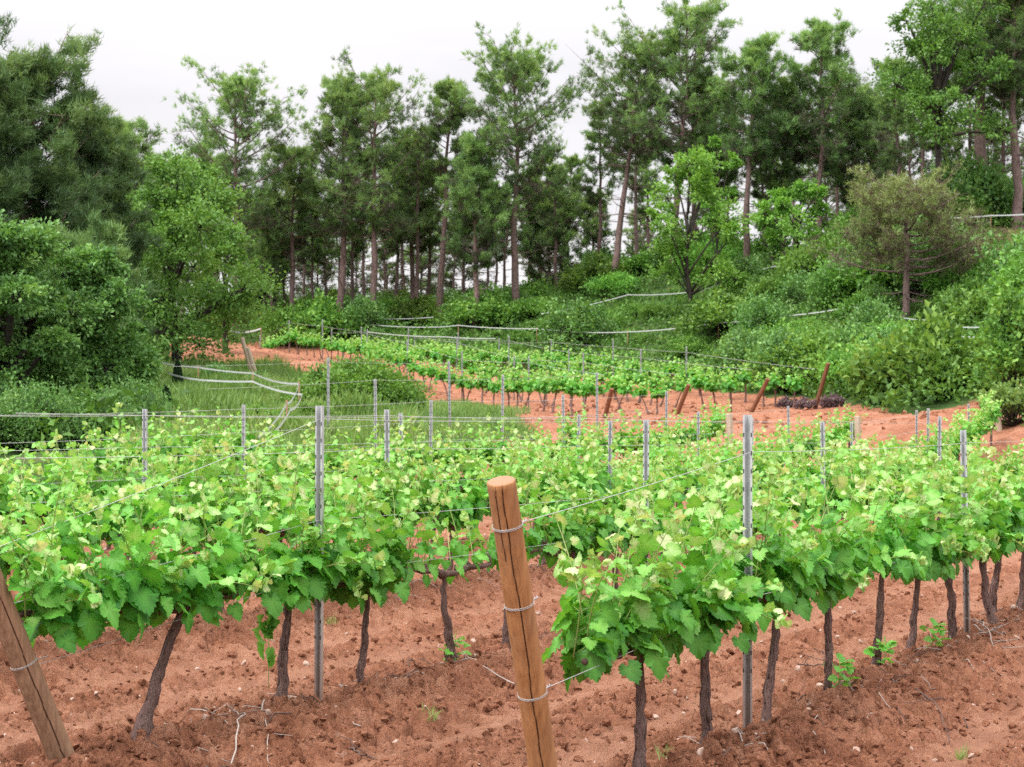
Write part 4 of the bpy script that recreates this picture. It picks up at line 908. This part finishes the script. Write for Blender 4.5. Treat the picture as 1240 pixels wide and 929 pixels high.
# grass of the hollow
n = 120000; gr = MB(); d = g.uniform(25, 72, n); u = np.concatenate([g.uniform(150, 660, n * 5 // 6), g.uniform(640, 1250, n - n * 5 // 6)]); x = (u - 620) / FPX * d
sm_ = soil_mask(x, d); ok = ((sm_ < .5) | (g.random(n) < .10 * (soil_mask(x, d + 1.5) < .5))) & (u < 660); x, d = x[ok], d[ok]; n = len(x)
hgt_ = .10 + .62 * vnoise(x, d, 1.3, 17) ** 2 + .22 * g.random(n) ** 2
hgt_ = hgt_ * np.where(620 + x / d * FPX > 500, .45, 1)
P = np.column_stack([x, d, terrain(x, d) + .35 * (vnoise(x, d, 2.5, 12) - .5) + .15 * (vnoise(x, d, .8, 13) - .5) - .02])
stamp(gr, BLADE[0] * [1.7, 1, 1], BLADE[1], P, frames(np.column_stack([g.normal(size=(n, 2)) * .35, np.ones(n)]), g.normal(size=(n, 3)) * [1, 1, .1]), hgt_, np.clip(.75 * vnoise(x, d, 1.6, 18) + .5 * g.random(n) - .15, 0, 1))
tag(link('grass', gr.mesh('grass', M_GRASS, False)), 'long green grass in the hollow between the two vineyards', 'grass', kind='stuff')

# fallen bleached branches on the right slope
for i in range(5):
    u0, v0, d0 = [(1175, 318, 74), (1185, 330, 73), (1170, 345, 72), (1200, 322, 75), (1210, 335, 72)][i]; a = at(u0, v0, d0); b = at(u0 + 62, v0 + 12 - 5 * i, d0 + 1); mb = MB()
    for P in (a, b): P[2] = max(P[2], float(terrain(P[0], P[1])) + .25)
    q = np.linspace(0, 1, 7)[:, None]; P = (b - a) * q + g.normal(size=(7, 3)) * .05; add_tube(mb, P, np.linspace(.05, .015, 7), 5)
    for j in range(4): c = P[2 + j]; add_tube(mb, [c, c + g.normal(size=3) * .5], [.02, .008], 4)
    tag(link('fallen_branch', mb.mesh('fallen_branch', M_TWIG), None, a), 'bleached fallen branch on the bare bank at the right below the dark pines', 'branch', 'bleached fallen branches')

# ------------------------------------------------------------------ stones, clods, prunings on the soil
def rock_template(seed, sub=1):
    import bmesh
    bm = bmesh.new(); bmesh.ops.create_icosphere(bm, subdivisions=sub, radius=.5); V = np.array([v.co[:] for v in bm.verts]); F = np.array([[v.index for v in f.verts] for f in bm.faces]); bm.free()
    g = np.random.default_rng(seed); D = g.normal(size=(7, 3)); D = norm(D)
    for q in D: h = V @ q; V = V - np.outer(np.clip(h - g.uniform(.24, .4), 0, 1), q)
    return V * (1 + .06 * g.normal(size=(len(V), 1))), F
RT = [rock_template(i, 2) for i in range(5)]; RT1 = [(V * (1 + .22 * np.random.default_rng(i).normal(size=(len(V), 1))), F) for i, (V, F) in enumerate(rock_template(9 + i, 1) for i in range(5))]
ixx = lambda y: np.clip(np.searchsorted(ys, y) - 1, 0, nr - 2)
def surf(x, y):                                          # height of the finished ground sheet
    i = ixx(y); tq = x / (np.maximum(y, 0) + 7); j = np.clip(np.searchsorted(tau, tq) - 1, 0, nc - 2)
    return Z[i, j]
def rocks(n, smin, smax, mat, name, label, cat, pw, track, sink, seed, ymax=30, RT=RT):
    g = np.random.default_rng(seed); mb = MB(); y = 7.4 + (ymax - 7.4) * g.random(n) ** 1.6; x = g.uniform(-.34, .34, n) * y * 1.03 + g.normal(size=n) * .1
    _, tr = furrow(x, y); keep = (g.random(n) > tr * track); x, y = x[keep], y[keep]; n = len(x)
    s = smin + (smax - smin) * g.random(n) ** pw; ch = g.integers(0, 5, n)
    P = np.column_stack([x, y, surf(x, y) + s * sink]); fr = frames(g.normal(size=(n, 3)), g.normal(size=(n, 3))); sq = np.array([1, 1, .75])
    for c in range(5):
        k = ch == c; stamp(mb, RT[c][0] * [1.2, .9, .7], RT[c][1], P[k], fr[k], s[k], 0)
    return tag(link(name, mb.mesh(name, mat, False)), label, cat, kind='stuff')
rocks(60000, .009, .075, M_SOIL, 'soil_clods', 'loose red clods broken over the tilled soil', 'soil clods', 5.0, .85, .05, 51, 26, RT1)
rocks(900, .012, .06, M_STONE, 'stones', 'small pale stones scattered over the red soil', 'stones', 2.6, .5, .15, 52)
g = np.random.default_rng(57); fb = MB(); y = g.uniform(42, 104, 9000); x = g.uniform(-.24, .34, 9000) * y; ok = soil_mask(x, y) > .9; x, y = x[ok], y[ok]; sz_ = .03 + .22 * g.random(len(x)) ** 4
stamp(fb, RT1[1][0] * [1.2, .9, .7], RT1[1][1], np.column_stack([x, y, surf(x, y) + .02]), frames(g.normal(size=(len(x), 3)), g.normal(size=(len(x), 3))), sz_, 0)
tag(link('soil_clods', fb.mesh('terrace_clods', M_SOIL, False)), 'red clods strewn over the far terrace and the dirt track', 'soil clods', kind='stuff')
for i, (u, v, w_) in enumerate([(333, 852, .13), (352, 853, .09)]):
    y = 3500 / (v - 495); x = px(u, y); mb = MB(); mb.add(RT[i][0] * [w_, w_ * .7, w_ * .4], RT[i][1]); tag(link('stone', mb.mesh('stone', M_STONE, False), None, (x, y, float(surf(np.array(x), np.array(y))) + .02)), ['flat pale stone at the foot of the second vine of the second row', 'flat pale stone touching the larger flat stone by the vine foot'][i], 'stone', 'flat pale stones')
def twig(pts, r, mat, label, seed, forks=3, group=None):
    g = np.random.default_rng(seed); P = []
    for u, v, h in pts: y = 3500 / (v - 495 + h * 0); x = px(u, y); P.append((x, y, float(surf(np.array(x), np.array(y))) + .012 + h))
    P = np.array(P); n = 4 * len(P); q = np.linspace(0, len(P) - 1, n); Q = np.column_stack([np.interp(q, np.arange(len(P)), P[:, i]) for i in range(3)]) + g.normal(size=(n, 3)) * .006
    hq = np.interp(q, np.arange(len(P)), [p[2] for p in pts]); Q[:, 2] = surf(Q[:, 0], Q[:, 1]) + .010 + np.minimum(hq, .10) + g.normal(size=n) * .003
    Q[1:-1, 2] = (Q[:-2, 2] + Q[1:-1, 2] + Q[2:, 2]) / 3 + .004
    mb = MB(); c0 = Q[0].copy(); Q -= c0; add_tube(mb, Q, np.linspace(r, r * .45, n), 6)
    for _ in range(forks): i = g.integers(1, n - 1); d = g.normal(size=3) * [.12, .12, .03] + [0, 0, .02]; add_tube(mb, [Q[i], Q[i] + d * .5 + g.normal(size=3) * .01, Q[i] + d], [r * .55, r * .45, r * .25], 4)
    return tag(link('fallen_twig', mb.mesh('fallen_twig', mat), None, c0), label, 'twig', group or 'fallen vine prunings')
twig([(265, 925, 0), (285, 900, .02), (295, 880, .03), (283, 868, .02)], .006, M_TWIG, 'bleached curved twig lying below the second vine at lower left', 1)
twig([(205, 890, 0), (240, 876, .02), (282, 866, .01)], .005, M_TWIG, 'pale twig lying right of the swollen vine foot', 2)
twig([(318, 856, .02), (322, 880, .01), (326, 905, 0)], .0045, M_TWIG, 'thin pale twig hanging down the berm below the flat stones', 3)
twig([(250, 918, 0), (270, 924, .02), (290, 926, .0)], .007, M_DTWIG, 'dark twig at the lower edge beside the bleached curved twig', 4)
twig([(425, 884, 0), (440, 889, .015), (457, 892, 0)], .006, M_DTWIG, 'dark short twig on the side of the berm left of centre', 5)
twig([(860, 880, .02), (872, 898, .03), (862, 905, .0)], .006, M_TWIG, 'pale forked twig at the foot of the tall steel post, left one', 6)
twig([(876, 888, .05), (893, 900, .02), (905, 915, 0)], .006, M_TWIG, 'pale straight twig at the foot of the tall steel post, right one', 7)
twig([(968, 790, .05), (1000, 808, .10), (1030, 845, .0)], .006, M_DTWIG, 'dark bent pruned cane leaning below the fourth vine of the nearest row', 8, 4)
twig([(1002, 780, .25), (1012, 806, .12), (1030, 848, .0)], .006, M_DTWIG, 'dark pruned cane rising between two trunks of the nearest row', 9, 4)
twig([(1110, 832, .02), (1140, 850, .02), (1150, 865, 0)], .005, M_DTWIG, 'thin dark twig alone on the open soil at the right', 10)
twig([(1185, 760, .10), (1200, 775, .05), (1205, 786, 0)], .006, M_TWIG, 'pale branched twig on the berm at the right edge, upright', 11, 6)
twig([(1175, 752, .02), (1196, 772, .03), (1212, 770, .06)], .006, M_TWIG, 'pale branched twig on the berm at the right edge, lying', 12, 6)
twig([(640, 818, .02), (580, 812, .03), (550, 806, .02), (500, 818, 0)], .005, M_TWIG, 'pale twig on the berm crest left of the tall wooden post', 13, 5)
twig([(495, 800, .12), (503, 790, .06), (520, 812, 0)], .005, M_DTWIG, 'dark twig beside the weak vine', 14, 5)
twig([(345, 838, .12), (352, 845, .03), (362, 838, .10)], .006, M_DTWIG, 'dark forked stub between the second vine and the steel post', 15, 5)
g = np.random.default_rng(61); tw = MB()
for i in range(420):
    k = int(g.integers(1, 4)); s = g.uniform(-2, 9); c = row_xy(k, s) + NV * g.normal() * .28; a = g.random() * 6.28; l = g.uniform(.08, .32)
    q = np.linspace(-.5, .5, 4)[:, None]; xy = c + q * l * np.array([cos(a), sin(a)]) + g.normal(size=(4, 2)) * .012
    if (xy[:, 1] < 7).any(): continue
    add_tube(tw, np.column_stack([xy, surf(xy[:, 0], xy[:, 1]) + .010 + .01 * g.random(4)]), g.uniform(.0018, .004), 4, mat=int(g.random() < .45))
tag(link('twig_litter', tw.mesh('twig_litter', [M_TWIG, M_DTWIG])), 'broken prunings littering the soil under the vine rows', 'twig litter', kind='stuff')
g = np.random.default_rng(71)
for i, (u, v) in enumerate([(1165, 878), (520, 850), (810, 905), (398, 745)]):
    y = 3500 / (v - 495); x = px(u, y); wd = MB(); k = 34; P = np.tile([0, 0, 0.0], (k, 1)) + g.normal(size=(k, 3)) * [.03, .03, 0]
    stamp(wd, BLADE[0], BLADE[1], P, frames(np.column_stack([g.normal(size=(k, 2)) * .6, np.ones(k)]), g.normal(size=(k, 3))), .05 + .07 * g.random(k), .5 + .5 * g.random(k))
    tag(link('weed', wd.mesh('weed', M_GRASS, False), None, (x, y, float(surf(np.array(x), np.array(y))))), ['small grassy weed on the open soil at lower right', 'tiny weed on the berm left of the wooden post', 'tiny weed beside the second trunk of the nearest row', 'tiny weed right of the slotted steel post'][i], 'weed', 'small weeds')
